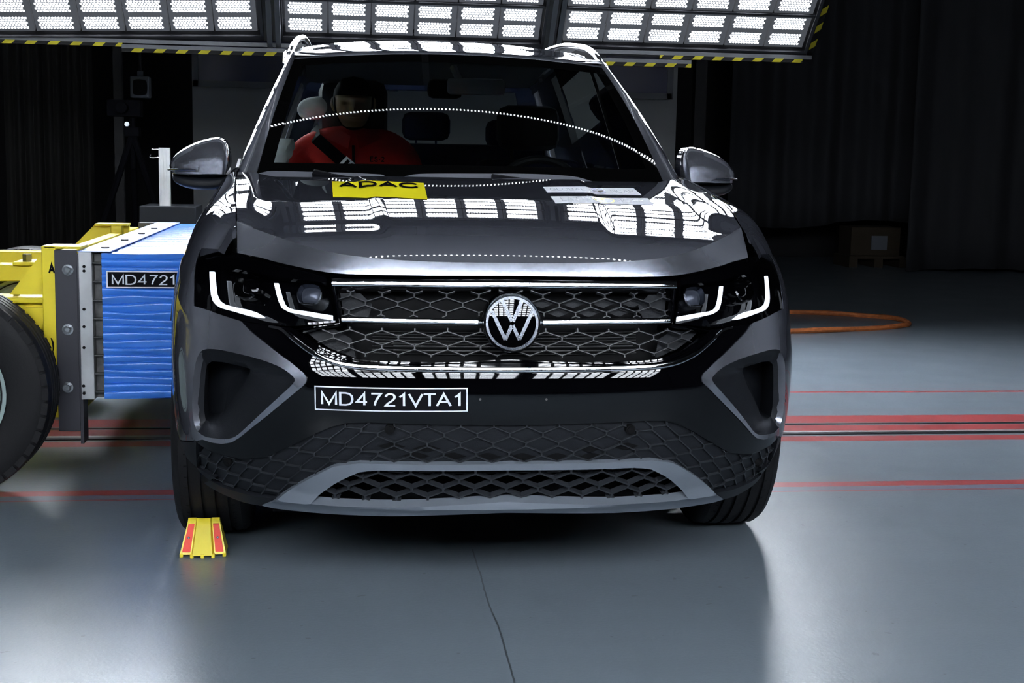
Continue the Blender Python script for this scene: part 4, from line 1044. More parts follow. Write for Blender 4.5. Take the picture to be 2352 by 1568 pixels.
# ---- door mirrors
for s in (-1, 1):
    mir = empty('door_mirror', (s * 0.9, 1.52 - 2.2, 1.12)); mir.parent = car
    mir['label'] = 'grey door mirror above the blue barrier' if s < 0 else 'grey door mirror on the driver side'
    # outline in (x, z): inner top, outer, lower
    top = catmull([(0.812, 1.085), (0.806, 1.14), (0.815, 1.19), (0.838, 1.212), (0.88, 1.208), (0.93, 1.192), (0.972, 1.170), (1.000, 1.147), (1.015, 1.122), (1.018, 1.106)], 4)
    bot = catmull([(0.812, 1.085), (0.84, 1.079), (0.90, 1.078), (0.965, 1.080), (1.008, 1.086)], 8)
    def cap_mesh(up, lo, y0, depth, n=12, pv=None, pe=None):
        k = 33; U = [np.array([np.interp(i / (k - 1), np.linspace(0, 1, len(up)), [p[c] for p in up]) for c in (0, 1)]) for i in range(k)]
        Lo = [np.array([np.interp(i / (k - 1), np.linspace(0, 1, len(lo)), [p[c] for p in lo]) for c in (0, 1)]) for i in range(k)]
        rows = []
        for j in range(n + 1):
            v = j / n; r = []
            for i in range(k):
                p = U[i] * (1 - v) + Lo[i] * v; u = i / (k - 1)
                e = (float(np.interp(v, pv, pe)) if pv else (1 - (2 * v - 1) ** 4) ** 0.5) * (1 - abs(2 * u - 1) ** 5) ** 0.5
                r.append(np.array([s * p[0], y0 - depth * e + 0.05 * u * u, p[1]]))
            rows.append(r)
        return rows
    rows = cap_mesh(top, bot, 1.555, 0.10, 30, [0, .03, .10, .25, .50, .60, .63, .95, 1], [0, .28, .48, .68, .83, .87, .88, 1.0, .60])
    mb = MB(); mb.add(*grid(rows, s > 0)); rb = [[np.array([p[0], 1.60 + 0.03 * abs(p[0]), p[2]]) for p in rows[0]], rows[0]]; mb.add(*grid(rb)); rb = [[np.array([p[0], 1.60 + 0.03 * abs(p[0]), p[2]]) for p in rows[-1]], rows[-1]]; mb.add(*grid(rb))
    mb.build('mirror_cap', M_PAINT, mir, True, None, 60)
    lowt = [(x, z - 0.001) for x, z in [tuple(p) for p in bot]]; lowb = catmull([(0.800, 1.075), (0.84, 1.038), (0.90, 1.030), (0.96, 1.036), (0.998, 1.055), (1.008, 1.083)], 6)
    rows = cap_mesh(lowt, lowb, 1.565, 0.085); mb = MB(); mb.add(*grid(rows, s > 0)); mb.add(*grid([[np.array([p[0], 1.62, p[2]]) for p in rows[-1]], rows[-1]]))
    mb.build('mirror_housing', M_TRIM, mir, True, None, 60)
    mb = MB(); mb.tube([(s * 0.86, 1.56, 1.065), (s * 0.82, 1.56, 1.05), (s * 0.78, 1.57, 1.025), (s * 0.765, 1.58, 1.0)], [0.026, 0.034, 0.036, 0.040], 10); mb.build('mirror_foot', M_TRIM, mir, True)
    mb = MB(); mb.tube(catmull([(s * 1.016, 1.535, 1.098), (s * 0.99, 1.490, 1.100), (s * 0.95, 1.468, 1.101), (s * 0.915, 1.458, 1.101)], 5), 0.0032, 8); mb.build('indicator', M_CHROMEG, mir, True)
    mb = MB(); mb.add([(s * 0.82, 1.615, 1.07), (s * 1.0, 1.625, 1.08), (s * 0.99, 1.625, 1.16), (s * 0.84, 1.615, 1.20)], [(0, 1, 2, 3)]); mb.build('mirror_glass', M_CHROME, mir)

# ---- cabin
mb = MB(); r = []
for y, z in ((1.32, 1.05), (1.6, 1.065), (1.78, 1.07), (1.90, 1.03), (1.95, 0.95), (1.93, 0.7), (1.8, 0.45)):
    r.append([np.array([x, y, z + 0.035 * math.exp(-((x - 0.37) / 0.17) ** 2) * (1 if 1.7 < y < 1.95 else 0)]) for x in np.linspace(-0.72, 0.72, 31)])
mb.add(*grid(r)); mb.build('dashboard', M_DARKIN, car, True)
def ring_pts(c, R, tilt, n=40): return [(c[0] + R * math.cos(t), c[1] + R * math.sin(t) * math.sin(tilt), c[2] + R * math.sin(t) * math.cos(tilt)) for t in np.linspace(0, 2 * PI, n + 1)]
mb = MB(); mb.tube(ring_pts((0.37, 2.05, 0.99), 0.185, math.radians(25)), 0.016, 10, False)
mb.tube([(0.37, 2.05, 0.98), (0.37, 1.9, 0.93)], 0.05, 12); mb.tube([(0.20, 2.05, 0.98), (0.54, 2.05, 0.98)], 0.02, 8); mb.build('steering_wheel', M_DARKIN, car, True)
def seat(x, y, w, rows_=1, z0=0.55, head=True, zt=1.14):
    mb = MB(); mb.box((x, y - 0.22, z0), (w, 0.5, 0.16), bev=0.05)
    R = Matrix.Rotation(math.radians(-14), 3, 'X'); mb.box((x, y + 0.08, (z0 + zt) / 2 + 0.02), (w, 0.14, zt - z0), R, 0.05); return mb
for x in (-0.38, 0.38):
    st_ = seat(x, 2.35, 0.48).build('seat', M_SEAT, car, True, 'front seat')
    hb = MB(); hb.box((x, 2.55, 1.29), (0.27, 0.11, 0.19), Matrix.Rotation(math.radians(-8), 3, 'X'), 0.045); hb.tube([(x - 0.07, 2.53, 1.1), (x - 0.07, 2.54, 1.23)], 0.007, 8); hb.tube([(x + 0.07, 2.53, 1.1), (x + 0.07, 2.54, 1.23)], 0.007, 8)
    hb.build('headrest', M_DARKIN, st_, True)
rs = MB(); rs.box((0, 3.15, 0.55), (1.2, 0.5, 0.16), bev=0.05); rs.box((0, 3.45, 0.9), (1.2, 0.14, 0.66), Matrix.Rotation(math.radians(-14), 3, 'X'), 0.05)
rso = rs.build('rear_bench', M_SEAT, car, True)
for x in (-0.42, 0.0, 0.42):
    hb = MB(); hb.box((x, 3.54, 1.31 - (0.03 if x else 0)), (0.24, 0.10, 0.14), None, 0.04); hb.tube([(x - 0.05, 3.54, 1.18), (x - 0.05, 3.54, 1.28)], 0.006, 8); hb.tube([(x + 0.05, 3.54, 1.18), (x + 0.05, 3.54, 1.28)], 0.006, 8); hb.build('headrest', M_SEAT, rso, True)
mb = MB(); mb.box((0.085, 1.86, 1.425), (0.22, 0.03, 0.062), None, 0.014); mb.tube([(0.03, 1.86, 1.43), (0.0, 1.90, 1.50)], 0.014, 8); mo = mb.build('rear_view_mirror', M_WHITE, car, True)
mb = MB(); mb.box((-0.03, 1.90, 1.415), (0.13, 0.08, 0.07), None, 0.02); mb.build('sensor_housing', M_TRIMD, car, True)
mb = MB()
mb.add(*grid([[np.array([x, y, z]) for x in np.linspace(-0.6, 0.6, 13)] for y, z in ((2.02, 1.535), (2.3, 1.575), (2.8, 1.61), (3.6, 1.60), (4.1, 1.54))])); mb.build('headliner', M_DARKIN, car, True)
# deployed side airbag hanging inside the passenger window
mb = MB(); rr = []
for j in range(13):
    t = j / 12; z = 1.350 + 0.046 * math.cos(PI * t); r = 0.062 * math.sin(PI * t) ** 0.8 + 0.001
    rr.append([(-0.530 + r * math.cos(a) * (1.12 + 0.12 * math.sin(a * 2)) + 0.020 * (t - 0.5), 2.44 + 0.9 * r * math.sin(a), z + 0.2 * r * math.cos(a)) for a in np.linspace(0, 2 * PI, 25)])
mb.add(*grid(rr)); mb.build('side_airbag', M_BAG, car, True, 'pale deflated airbag hanging beside the dummy')
mb = MB(); rr = []
for j in range(9):
    t = j / 8; p = np.array([-0.635 - 0.05 * t, 2.12, 1.22 - 0.14 * t]); r = 0.012 + 0.030 * math.sin(PI * (0.15 + 0.8 * t))
    rr.append([tuple(p + np.array([r * math.cos(a) * (1 + .25 * math.sin(5 * a + j)), r * math.sin(a), 0])) for a in np.linspace(0, 2 * PI, 17)])
mb.add(*grid(rr)); mb.build('side_airbag', M_BAG, car, True, 'crumpled white airbag cloth at the dummy\'s shoulder')

# ================================================================== crash-test dummy
dm = empty('crash_test_dummy', (-0.379, 2.33, 0.62), 'crash-test dummy in a red jacket buckled in behind the windscreen', 'dummy')
DX, DY = -0.372, 2.28
TZ = 0.045
def body_mesh(name, chain, edges, radii, m, parent, sub=2):
    me = bpy.data.meshes.new(name); off = root_loc(parent)
    me.from_pydata([tuple(Vector(c) - off) for c in chain], edges, []); o = bpy.data.objects.new(name, me); COL.objects.link(o); o.parent = parent
    md = o.modifiers.new('skin', 'SKIN'); md.use_smooth_shade = True
    for i, sv in enumerate(me.skin_vertices[0].data): sv.radius = radii[i]; sv.use_root = (i == 0)
    sb = o.modifiers.new('sub', 'SUBSURF'); sb.levels = sub; sb.render_levels = sub
    me.materials.append(m); return o
ch = [(DX, DY, 0.66), (DX, DY + 0.02, 0.85), (DX, DY + 0.03, 1.02), (DX, DY + 0.03, 1.12), (DX, DY + 0.03, 1.205),
      (DX - 0.13, DY + 0.03, 1.155), (DX - 0.205, DY + 0.02, 1.110), (DX - 0.245, DY - 0.02, 0.98), (DX - 0.25, DY - 0.06, 0.86),
      (DX + 0.13, DY + 0.03, 1.155), (DX + 0.205, DY + 0.02, 1.110), (DX + 0.245, DY - 0.02, 0.98), (DX + 0.25, DY - 0.06, 0.86),
      (DX - 0.10, DY - 0.25, 0.66), (DX - 0.11, DY - 0.48, 0.66), (DX + 0.10, DY - 0.25, 0.66), (DX + 0.11, DY - 0.48, 0.66)]
ed = [(0, 1), (1, 2), (2, 3), (3, 4), (3, 5), (5, 6), (6, 7), (7, 8), (3, 9), (9, 10), (10, 11), (11, 12), (0, 13), (13, 14), (0, 15), (15, 16)]
ra = [(0.16, 0.12), (0.16, 0.12), (0.175, 0.125), (0.15, 0.10), (0.062, 0.060), (0.085, 0.085), (0.078, 0.078), (0.062, 0.062), (0.05, 0.05), (0.085, 0.085), (0.078, 0.078), (0.062, 0.062), (0.05, 0.05), (0.085, 0.085), (0.07, 0.07), (0.085, 0.085), (0.07, 0.07)]
ch = [(x, y, z + (TZ if z > 0.8 else 0)) for x, y, z in ch]
body_mesh('jacket', ch, ed, ra, M_RED, dm)
# head: one surface shaped by radius profile, face towards -y
def head(th, ph):
    """th around (0 = facing the camera), ph from crown (0) to chin (1)"""
    z = 1.470 - 0.207 * ph
    prof = np.interp(ph, [0, .04, .12, .25, .4, .55, .68, .8, .9, .96, 1], [0.0, .036, .058, .073, .077, .075, .069, .060, .047, .034, 0.0])
    w = prof; dpt = prof * np.interp(ph, [0, .5, .8, 1], [1.22, 1.25, 1.15, 1.0])
    x = w * math.sin(th); y = -dpt * math.cos(th)
    f = max(0, math.cos(th)); xx = x
    nose = math.exp(-(xx / 0.0105) ** 2) * (np.interp(ph, [.44, .50, .62, .665, .69], [0, .005, .021, .020, 0])) * (f > 0)
    eye = -0.0105 * (math.exp(-((abs(xx) - 0.029) / 0.013) ** 2 - ((ph - 0.475) / 0.045) ** 2)) * (f > 0.3)
    browr = 0.006 * math.exp(-((ph - 0.40) / 0.03) ** 2 - (xx / 0.045) ** 2) * (f > 0.3)
    lip = (0.0065 * math.exp(-((ph - 0.765) / 0.017) ** 2) + 0.0075 * math.exp(-((ph - 0.815) / 0.018) ** 2) - 0.004 * math.exp(-((ph - 0.79) / 0.006) ** 2)) * math.exp(-(xx / 0.023) ** 2) * (f > 0.3)
    chin = 0.009 * math.exp(-((ph - 0.93) / 0.05) ** 2 - (xx / 0.025) ** 2) * (f > 0.3)
    cheek = 0.003 * math.exp(-((ph - 0.60) / 0.07) ** 2 - ((abs(xx) - .045) / 0.015) ** 2) * (f > 0.1)
    y -= nose + eye + browr + lip + chin + cheek
    y += 0.012 * (1 - f) * math.sin(PI * min(1, ph * 1.1)) if False else 0
    return (DX + x, DY + 0.0 + y, z)
nt, npn = 72, 60
rows = [[head(2 * PI * i / nt - PI, j / npn) for i in range(nt + 1)] for j in range(npn + 1)]
mb = MB(); mb.add(*grid(rows, True)); hd = mb.build('head', M_SKIN, dm, True, 'bronze coloured vinyl face', 80)
for s in (-1, 1):
    mb = MB(); mb.tube(catmull([(DX + s * 0.074, DY + 0.012, 1.39), (DX + s * 0.084, DY + 0.02, 1.385), (DX + s * 0.086, DY + 0.018, 1.36), (DX + s * 0.078, DY + 0.008, 1.34), (DX + s * 0.073, DY + 0.006, 1.355)], 4), 0.006, 8); mb.build('ear', M_SKIN, hd, True)
mb = MB(); mb.tube([(DX, DY + 0.015, 1.18), (DX, DY + 0.01, 1.24), (DX, DY + 0.005, 1.295)], [0.05, 0.046, 0.042], 20); mb.build('neck', M_BLACKV, dm, True)
# skull cap (black) over the top and back of the head
rows = []
for j in range(22):
    ph = j / 21 * 0.95; r = []
    lim = 0.36
    for i in range(nt + 1):
        th = 2 * PI * i / nt - PI; p = np.array(head(th, min(ph, 0.36 if abs(th) < 1.25 else ph))); c = np.array([DX, DY, p[2]]); v = p - c; n = np.linalg.norm(v) + 1e-6
        p = c + v * (1 + 0.005 / n) + np.array([0, 0, 0.005 if ph < .1 else 0]); r.append(p)
    rows.append(r)
mb = MB(); mb.add(*grid(rows, True)); mb.build('skull_cap', M_BLACKV, hd, True, None, 80)
# hood and helmet-like side pads of the seat behind the head
mb = MB(); mb.box((DX, DY + 0.17, 1.34), (0.285, 0.10, 0.26), None, 0.05); mb.build('head_pad', M_DARKIN, dm, True)
def chest(x, z, off=0.0):
    dx = x - DX; return np.array([x, DY + 0.03 - 0.128 * math.sqrt(max(0.02, 1 - (dx / 0.23) ** 2)) * np.interp(z - TZ, [0.9, 1.05, 1.16, 1.20], [1, 1, 0.8, 0.6]) - off, z])
# collar, zip, writing, belt
mb = MB()
for s in (-1, 1):
    mb.add(*grid([[np.array([DX + s * (0.012 + 0.05 * t), DY - 0.105 + 0.06 * t, 1.235 + 0.030 * t]), np.array([DX + s * (0.022 + 0.095 * t), DY - 0.150 + 0.08 * t, 1.185 + 0.045 * t])] for t in np.linspace(0, 1, 8)]))
mb.build('collar', M_RED, dm, True)
mb = MB(); r = [[chest(DX + dx + 0.012 * (1.16 - z) * 1.2, z, 0.014) for dx in (-0.006, 0.006)] for z in np.linspace(0.95, 1.20, 10)]; mb.add(*grid(r)); mb.build('zip', M_BLACKV, dm, True)
V, F_ = text_mesh('ES-2', 0.02); link('chest_lettering', [chest(DX + 0.066 + 0.058 * x, 1.135 + 0.022 * y, 0.016) for x, y in V], F_, M_BLACKV, dm)
mb = MB(); bl = []
for k in range(20):
    t = k / 19; x = DX - 0.150 + 0.34 * t; z = 1.225 - 0.29 * t; c = chest(x, z, 0.022 + 0.01 * math.sin(PI * t)); n = np.array([0.7, 0, 0.72]) * 0.024
    bl.append([c - n, c + n])
bl = [[np.array([-0.545, 2.33, 1.255]), np.array([-0.515, 2.33, 1.285])]] + bl
mb.add(*grid(bl)); belt = mb.build('seat_belt', M_BLACKV, dm, True, 'black seat belt with a white tag')
mb = MB()
for k0, k1 in ((0.305, 0.33), (0.36, 0.38), (0.41, 0.50)):
    q = []
    for k in (k0, k1):
        x = DX - 0.150 + 0.34 * k; z = 1.225 - 0.29 * k; c = chest(x, z, 0.035); n = np.array([0.7, 0, 0.72]) * 0.027; q.append([c - n, c + n])
    mb.add(*grid(q))
for sgn in (-1, 1):
    q = []
    for k in (0.305, 0.50):
        x = DX - 0.150 + 0.34 * k; z = 1.225 - 0.29 * k; c = chest(x, z, 0.035); n = np.array([0.7, 0, 0.72]); q.append([c + n * 0.027 * sgn, c + n * 0.020 * sgn])
    mb.add(*grid(q))
mb.build('belt_tag', M_WHITE, belt, True)

# ================================================================== moving barrier trolley
tr = empty('barrier_trolley', (-1.6, 2.2, 0), 'yellow wheeled barrier trolley with a blue crush block pressed against the car', 'trolley')
XF, XP = -0.95, -1.235       # front of the block, its back plate
y0, y1, z0, z1 = 1.45, 3.45, 0.308, 0.812
def blk(name, m, **k): return None
# crush block: folded sheet with horizontal pleats on the near side and long creases on top
rows = []; npl = 400
def pleat(z, x): 
    k = (z - z0) / 0.0255 + 0.10 * math.sin(x * 9 + z * 40); fl = math.floor(k); t = k - fl; j = math.sin(fl * 12.9898) * 43758.5; j -= math.floor(j)
    if t < 0.10: return -0.003
    return (0.0045 + 0.003 * j) * (math.sin(PI * min(1, (t - 0.1) / 0.9) ** 1.6) ** 0.7) * (0.75 + 0.25 * math.sin(x * 22 + fl * 2.3))
random.seed(3)
for j in range(npl + 1):
    z = z0 + (z1 - z0) * j / npl; rows.append([(x, y0 - pleat(z, x) * min(1, (XF - 0.05 + 0.35 - x) * 20 if x < XP + 0.05 else 1) , z + 0.002 * math.sin(17 * x + z * 60)) for x in np.linspace(XP + 0.002, XF, 26)])
mb = MB(); mb.add(*grid(rows, True))
trow = [[(x, y, z1 + 0.004 * math.sin((y - y0) * 44 + 0.8 * math.sin(x * 7 + y * 5)) * (1 - math.exp(-(x - XP) * 14)) - (0.004 if k == 0 else 0)) for x in np.linspace(XP + 0.002, XF, 22)] for k, y in enumerate(np.linspace(y0 - 0.003, y1, 130))]
mb.add(*grid(trow)); mb.add([(XF, y0, z0), (XF, y1, z0), (XF, y1, z1), (XF, y0, z1)], [(0, 1, 2, 3)]); mb.add([(XP, y0, z0), (XP, y1, z0), (XF, y1, z0), (XF, y0, z0)], [(0, 1, 2, 3)])
mb.add([(XP, y1, z0), (XF, y1, z0), (XF, y1, z1), (XP, y1, z1)], [(0, 1, 2, 3)])
cb = mb.build('crush_block', M_BLUE, tr, True, 'blue sheet-covered honeycomb block', 40)
mb = MB()
for i in range(8):
    z = z0 + 0.02 + i * 0.064; mb.box2((XP - 0.030, y0 + 0.004, z), (XP + 0.002, y0 + 0.05, z + 0.004))
mb.box2((XP - 0.028, y0 + 0.03, z0), (XP + 0.004, y1 - 0.01, z1 - 0.003)); mb.build('honeycomb_core', M_ALUD, tr)
lq = [at(245, 621, 'y', y0)[[0, 2]], at(470, 629, 'y', y0)[[0, 2]], at(470, 669, 'y', y0)[[0, 2]], at(246, 660, 'y', y0)[[0, 2]]]
# number label on the block; it runs on behind the car's corner
x0l, z0l, z1l = lq[0][0], lq[3][1], lq[0][1]; wl = 0.30
mb = MB(); mb.box2((x0l, y0 - 0.012, z0l), (XF - 0.002, y0 - 0.008, z1l)); lb = mb.build('number_label', M_WHITE, tr, False, 'black label with white border reading MD4721')
mb = MB(); mb.box2((x0l + 0.005, y0 - 0.013, z0l + 0.004), (XF - 0.004, y0 - 0.0119, z1l - 0.004)); mb.build('label_field', M_BLACKV, lb)
V, F_ = text_mesh('MD4721', 0.004); xa, xb = at(258, 640, 'y', y0)[0], at(402, 640, 'y', y0)[0]
link('lettering', [(xa + (xb - xa) * x, y0 - 0.0138, z0l + 0.009 + (z1l - z0l - 0.018) * y) for x, y in V], F_, M_WHITE, lb)
# alloy back plate with holes and top flange
mb = MB(); mb.box2((XP - 0.075, y0 - 0.004, z0 - 0.003), (XP - 0.030, y1, z1 + 0.004), 0.002); pl = mb.build('back_plate', M_ALU, tr, False, 'worn aluminium back plate')
mb = MB(); mb.box2((XP - 0.078, y0 - 0.006, z1 + 0.004), (XP + 0.032, y1 + 0.003, z1 + 0.007)); mb.build('top_flange', mat('pale_blue_flange', (0.22, 0.34, 0.70), 0.55, 0.0), tr, False, 'pale blue bolted flange')
for y in (1.6, 2.03, 2.47, 2.85): MB().tube([(XP - 0.01, y, z1 + 0.004), (XP - 0.01, y, z1 + 0.012)], 0.014, 10).build('flange_bolt', M_ALUD, tr, True)
mb = MB()
for px, py in ((193, 612), (193, 622), (193, 710), (193, 750), (193, 798), (192, 886), (193, 903)):
    p = at(px, py, 'y', y0 - 0.004); mb.tube([(p[0], y0 - 0.0035, p[2]), (p[0], y0 - 0.006, p[2])], 0.0052, 14)
mb.build('plate_holes', M_TRIMD, tr)
# dark steel column: H profile
xc0, xc1 = at(130, 780, 'y', y0)[0], at(181, 780, 'y', y0)[0]
mb = MB(); mb.box2((xc0, y0 - 0.004, 0.194), (xc1, y0 + 0.010, 0.822), 0.002); mb.box2((xc1 - 0.001, y0 - 0.002, 0.150), (xc1 + 0.010, y0 + 0.08, 0.81)); pass
mb.box2((xc0, y0 + 0.010, 0.22), (xc0 + 0.012, y0 + 0.08, 0.81)); mb.build('steel_column', M_STEEL, tr, False, 'near dark steel mounting column'); mb = MB(); mb.box2((xc0, y1 - 0.08, 0.194), (xc1, y1, 0.82)); mb.build('steel_column', M_STEEL, tr, False, 'far dark steel mounting column')
for px, py in ((155, 620), (155, 757), (155, 890)):
    p = at(px, py, 'y', y0 - 0.01); mb = MB(); c = (p[0], 0, p[2])
    mb.lathe([(0.0001, y0 - 0.006), (0.019, y0 - 0.006), (0.019, y0 - 0.003)], (p[0], 0, p[2]), 'y', 24)
    mb.lathe([(0.006, y0 - 0.012), (0.0135, y0 - 0.024), (0.0135, y0 - 0.005)], (p[0], 0, p[2]), 'y', 24); mb.lathe([(0.0001, y0 - 0.014), (0.008, y0 - 0.014), (0.0135, y0 - 0.0245)], (p[0], 0, p[2]), 'y', 6)
    mb.build('column_bolt', M_BOLT, tr, True)
# yellow frame
def yb(a, b, bev=0.004): return MB().box2(a, b, bev)
f = MB(); yf = y0 + 0.012
f.box2((xc0 - 0.045, yf - 0.004, 0.24), (xc0 + 0.004, yf + 0.08, 0.835), 0.004)          # front post
f.box2((xc0 - 0.045, yf + 0.08, 0.26), (xc0 + 0.08, y1 - 0.08, 0.33), 0.004)
f.box2((xc0 - 0.035, yf - 0.004, 0.825), (XP - 0.07, yf + 0.14, 0.833), 0.002)
f.box2((xc0 - 0.045, 2.85, 0.24), (xc0 + 0.004, 2.95, 0.835), 0.004)
f.box2((xc0 - 0.045, yf + 0.08, 0.56), (xc0 + 0.004, y1 - 0.1, 0.80), 0.004)
f.build('front_frame', M_YEL, tr, False, 'yellow upright frame')
g = MB(); xs0 = xc0 - 0.04
tri = [(xs0, 0.82), (at(20, 665, 'y', yf + .02)[0], 0.665), (xs0, 0.665)]
g.prism(tri, 'y', yf + 0.03, yf + 0.05); g.build('gusset', M_YEL, tr, False, 'near yellow triangular gusset plate')
g = MB(); g.prism([(-1.36, 0.838), (-1.505, 0.838), (-1.66, 0.68), (-1.36, 0.68)], 'y', 2.90, 2.92); g.box2((-1.50, 2.84, 0.832), (-1.36, 2.94, 0.840)); g.build('gusset', M_YEL, tr, False, 'far yellow gusset plate')
h = MB()
h.box2((-2.9, yf + 0.02, 0.635), (xs0 + 0.01, yf + 0.16, 0.655), 0.004); h.box2((-2.9, yf + 0.05, 0.55), (xs0, yf + 0.12, 0.636), 0.004)
h.box2((-2.9, yf + 0.07, 0.30), (xs0, yf + 0.10, 0.46), 0.004); h.box2((-1.60, yf + 0.06, 0.46), (-1.50, yf + 0.10, 0.56)); h.box2((xs0 - 0.07, yf + 0.03, 0.26), (xs0, yf + 0.09, 0.62))
h.box2((-2.9, 2.75, 0.60), (xs0, 2.85, 0.72), 0.004); h.box2((-2.9, 2.1, 0.30), (xs0, 2.3, 0.50), 0.004)
h.box2((-2.9, yf + 0.40, 0.675), (xs0 - 0.05, yf + 0.52, 0.735), 0.004); h.box2((-1.62, yf + 0.38, 0.735), (-1.44, yf + 0.54, 0.748), 0.003)
h.build('chassis_beams', M_YEL, tr, False, 'yellow chassis beams')
MB().tube([(-1.575, yf + 0.42, 0.745), (-1.575, yf + 0.42, 0.775)], 0.017, 6).build('chassis_bolt', M_BOLT, tr); MB().tube([(-1.540, yf + 0.09, 0.65), (-1.540, yf + 0.09, 0.675)], 0.011, 6).build('chassis_bolt', M_BOLT, tr)
mb = MB(); mb.tube(catmull([(-1.455, yf + 0.02, 0.545), (-1.41, yf - 0.0, 0.52), (-1.405, yf - 0.0, 0.47), (-1.44, yf + 0.01, 0.45)], 6), 0.004, 8); mb.build('hose', M_TRIMD, tr, True)
V, F_ = text_mesh('A', 0.04); pA, pB = at(111, 628, 'y', yf - 0.006), at(126, 600, 'y', yf - 0.006)
link('lettering', [(pA[0] + (pB[0] - pA[0]) * x, yf - 0.0055, pA[2] + (pB[2] - pA[2]) * y) for x, y in V], F_, M_BLACKV, tr)
def twheel(x, y, s):
    mb = MB(); w = 0.095
    prof = [(0.20, -w * .85), (0.25, -w), (0.30, -w * 1.02), (0.335, -w * .96), (0.352, -w * .84)]
    for gx in (-0.05, -0.017, 0.017, 0.05): prof += [(0.3595, gx - 0.006), (0.350, gx - 0.004), (0.350, gx + 0.004), (0.3595, gx + 0.006)]
    prof += [(0.352, w * .84), (0.335, w * .96), (0.30, w * 1.02), (0.25, w), (0.20, w * .85)]
    wh = empty('trolley_wheel', (x + 1.6, y - 2.2, 0.36)); wh.parent = tr
    mb.lathe(prof, (0, 0, 0), 'y', 72)
    for k in range(48):
        t = 2 * PI * k / 48; c, s_ = math.cos(t), math.sin(t); u = np.array([-s_, 0, c]) * 0.0035
        for sd in (-1, 1):
            P0 = np.array([0.361 * c, sd * 0.062, 0.361 * s_]); P1 = np.array([0.349 * c, sd * 0.088, 0.349 * s_]); P2 = np.array([0.336 * c, sd * 0.096, 0.336 * s_])
    rm = MB(); rm.lathe([(0.215, -w * .9), (0.222, -w * 1.0), (0.21, -w * .95), (0.19, -0.05), (0.10, -0.03), (0.0001, -0.045)], (0, 0, 0), 'y', 48)
    lugs = MB()
    for k in range(44):
        t = 2 * PI * k / 44
        for sd in (-1, 1):
            R = Matrix.Rotation(-t, 3, 'Y'); c = Vector((math.cos(t) * 0.344, sd * 0.087, math.sin(t) * 0.344)); lugs.box(c, (0.020, 0.014, 0.040), R)
    mb.add(lugs.v, lugs.f)
    for nm, m_, mt in (('tyre', mb, M_RUBBER), ('rim', rm, mat('pale_green_rim', (0.42, 0.52, 0.50), 0.4, 0.2)), ):
        me = bpy.data.meshes.new(nm); me.from_pydata(m_.v, [], m_.f); me.materials.append(mt)
        if nm != 'tread_lugs': me.polygons.foreach_set('use_smooth', [True] * len(me.polygons)); me.set_sharp_from_angle(angle=math.radians(30))
        o = bpy.data.objects.new(nm, me); COL.objects.link(o); o.parent = wh
twheel(-1.732, 1.335, 1); twheel(-1.84, 3.10, 1); twheel(-2.75, 1.335, 1); twheel(-2.75, 3.10, 1)
mb = MB(); mb.tube([(-1.732, 1.3, 0.36), (-1.732, 3.1, 0.36)], 0.035, 12); mb.build('axle', M_STEEL, tr, True); MB().tube([(-2.75, 1.3, 0.36), (-2.75, 3.1, 0.36)], 0.035, 12).build('axle', M_STEEL, tr, True)

# ================================================================== wheel chock
ck = empty('wheel_chock', (-0.83, 0.62, 0), 'small yellow wheel chock with two red reflectors by the front tyre', 'chock')
cx_, cy_ = -0.815, 0.613
def ckp(u, v):   # u across -1..1, v 0 bottom .. 1 top of the sloping face
    w = 0.0655 - 0.0205 * v; return np.array([cx_ + u * w, cy_ - 0.045 + 0.045 * v, 0.008 + 0.090 * v])
mb = MB(); vs = []
fr = [(-1.0, 0), (-0.52, 0), (-0.5, 1), (0.5, 1), (0.52, 0), (1.0, 0)]
ribs = [(-1.0, 0.0), (-0.50, 0.0), (-0.42, 0.014), (0.42, 0.014), (0.50, 0.0), (1.0, 0.0)]
rows = []
for v in np.linspace(0, 1, 8):
    rows.append([ckp(u, v) + np.array([0, -pz * (1 - 0.5 * v), 0]) for u, pz in ribs])
rows.append([p + np.array([0, 0.006, 0.006]) for p in rows[-1]])
mb.add(*grid(rows))
back = [np.array([p[0], cy_ + 0.035, 0.008]) for p in rows[0]]; mb.add(*grid([rows[-1], back]))
for j in (0, -1):
    side = [r[j] for r in rows] + [back[j]]; mb.add(side, [tuple(range(len(side)))])
for u, d_ in ((-0.93, 0.0), (-0.46, 0.012), (0, 0.014), (0.46, 0.012), (0.93, 0)):
    c = ckp(u, 0); mb.box2((c[0] - 0.005, c[1] - d_ - 0.001, 0.0), (c[0] + 0.005, c[1] + 0.02, 0.012), 0.002)
mb.build('chock_body', M_YEL, ck, True, None, 30)
for s in (-1, 1):
    q = [[ckp(s * u, v) + np.array([0, -0.0025, 0]) for u in (0.56, 0.92)] for v in (0.08, 0.90)]
    mb = MB(); mb.add(*grid(q)); q2 = [[p + np.array([0, 0.003, 0]) for p in r] for r in q]
    loop = [q[0][0], q[0][1], q[1][1], q[1][0]]; lo2 = [q2[0][0], q2[0][1], q2[1][1], q2[1][0]]; mb.add(loop + lo2, [(i, (i + 1) % 4, 4 + (i + 1) % 4, 4 + i) for i in range(4)])
    rf = mb.build('reflector', M_ORANGE, ck, False, 'red reflector')
    c = ckp(s * 0.74, 0.5); mb = MB(); mb.tube([c + np.array([0, -0.001, 0]), c + np.array([0, -0.006, 0.001])], 0.0035, 12); mb.build('screw', M_BOLT, rf, True)

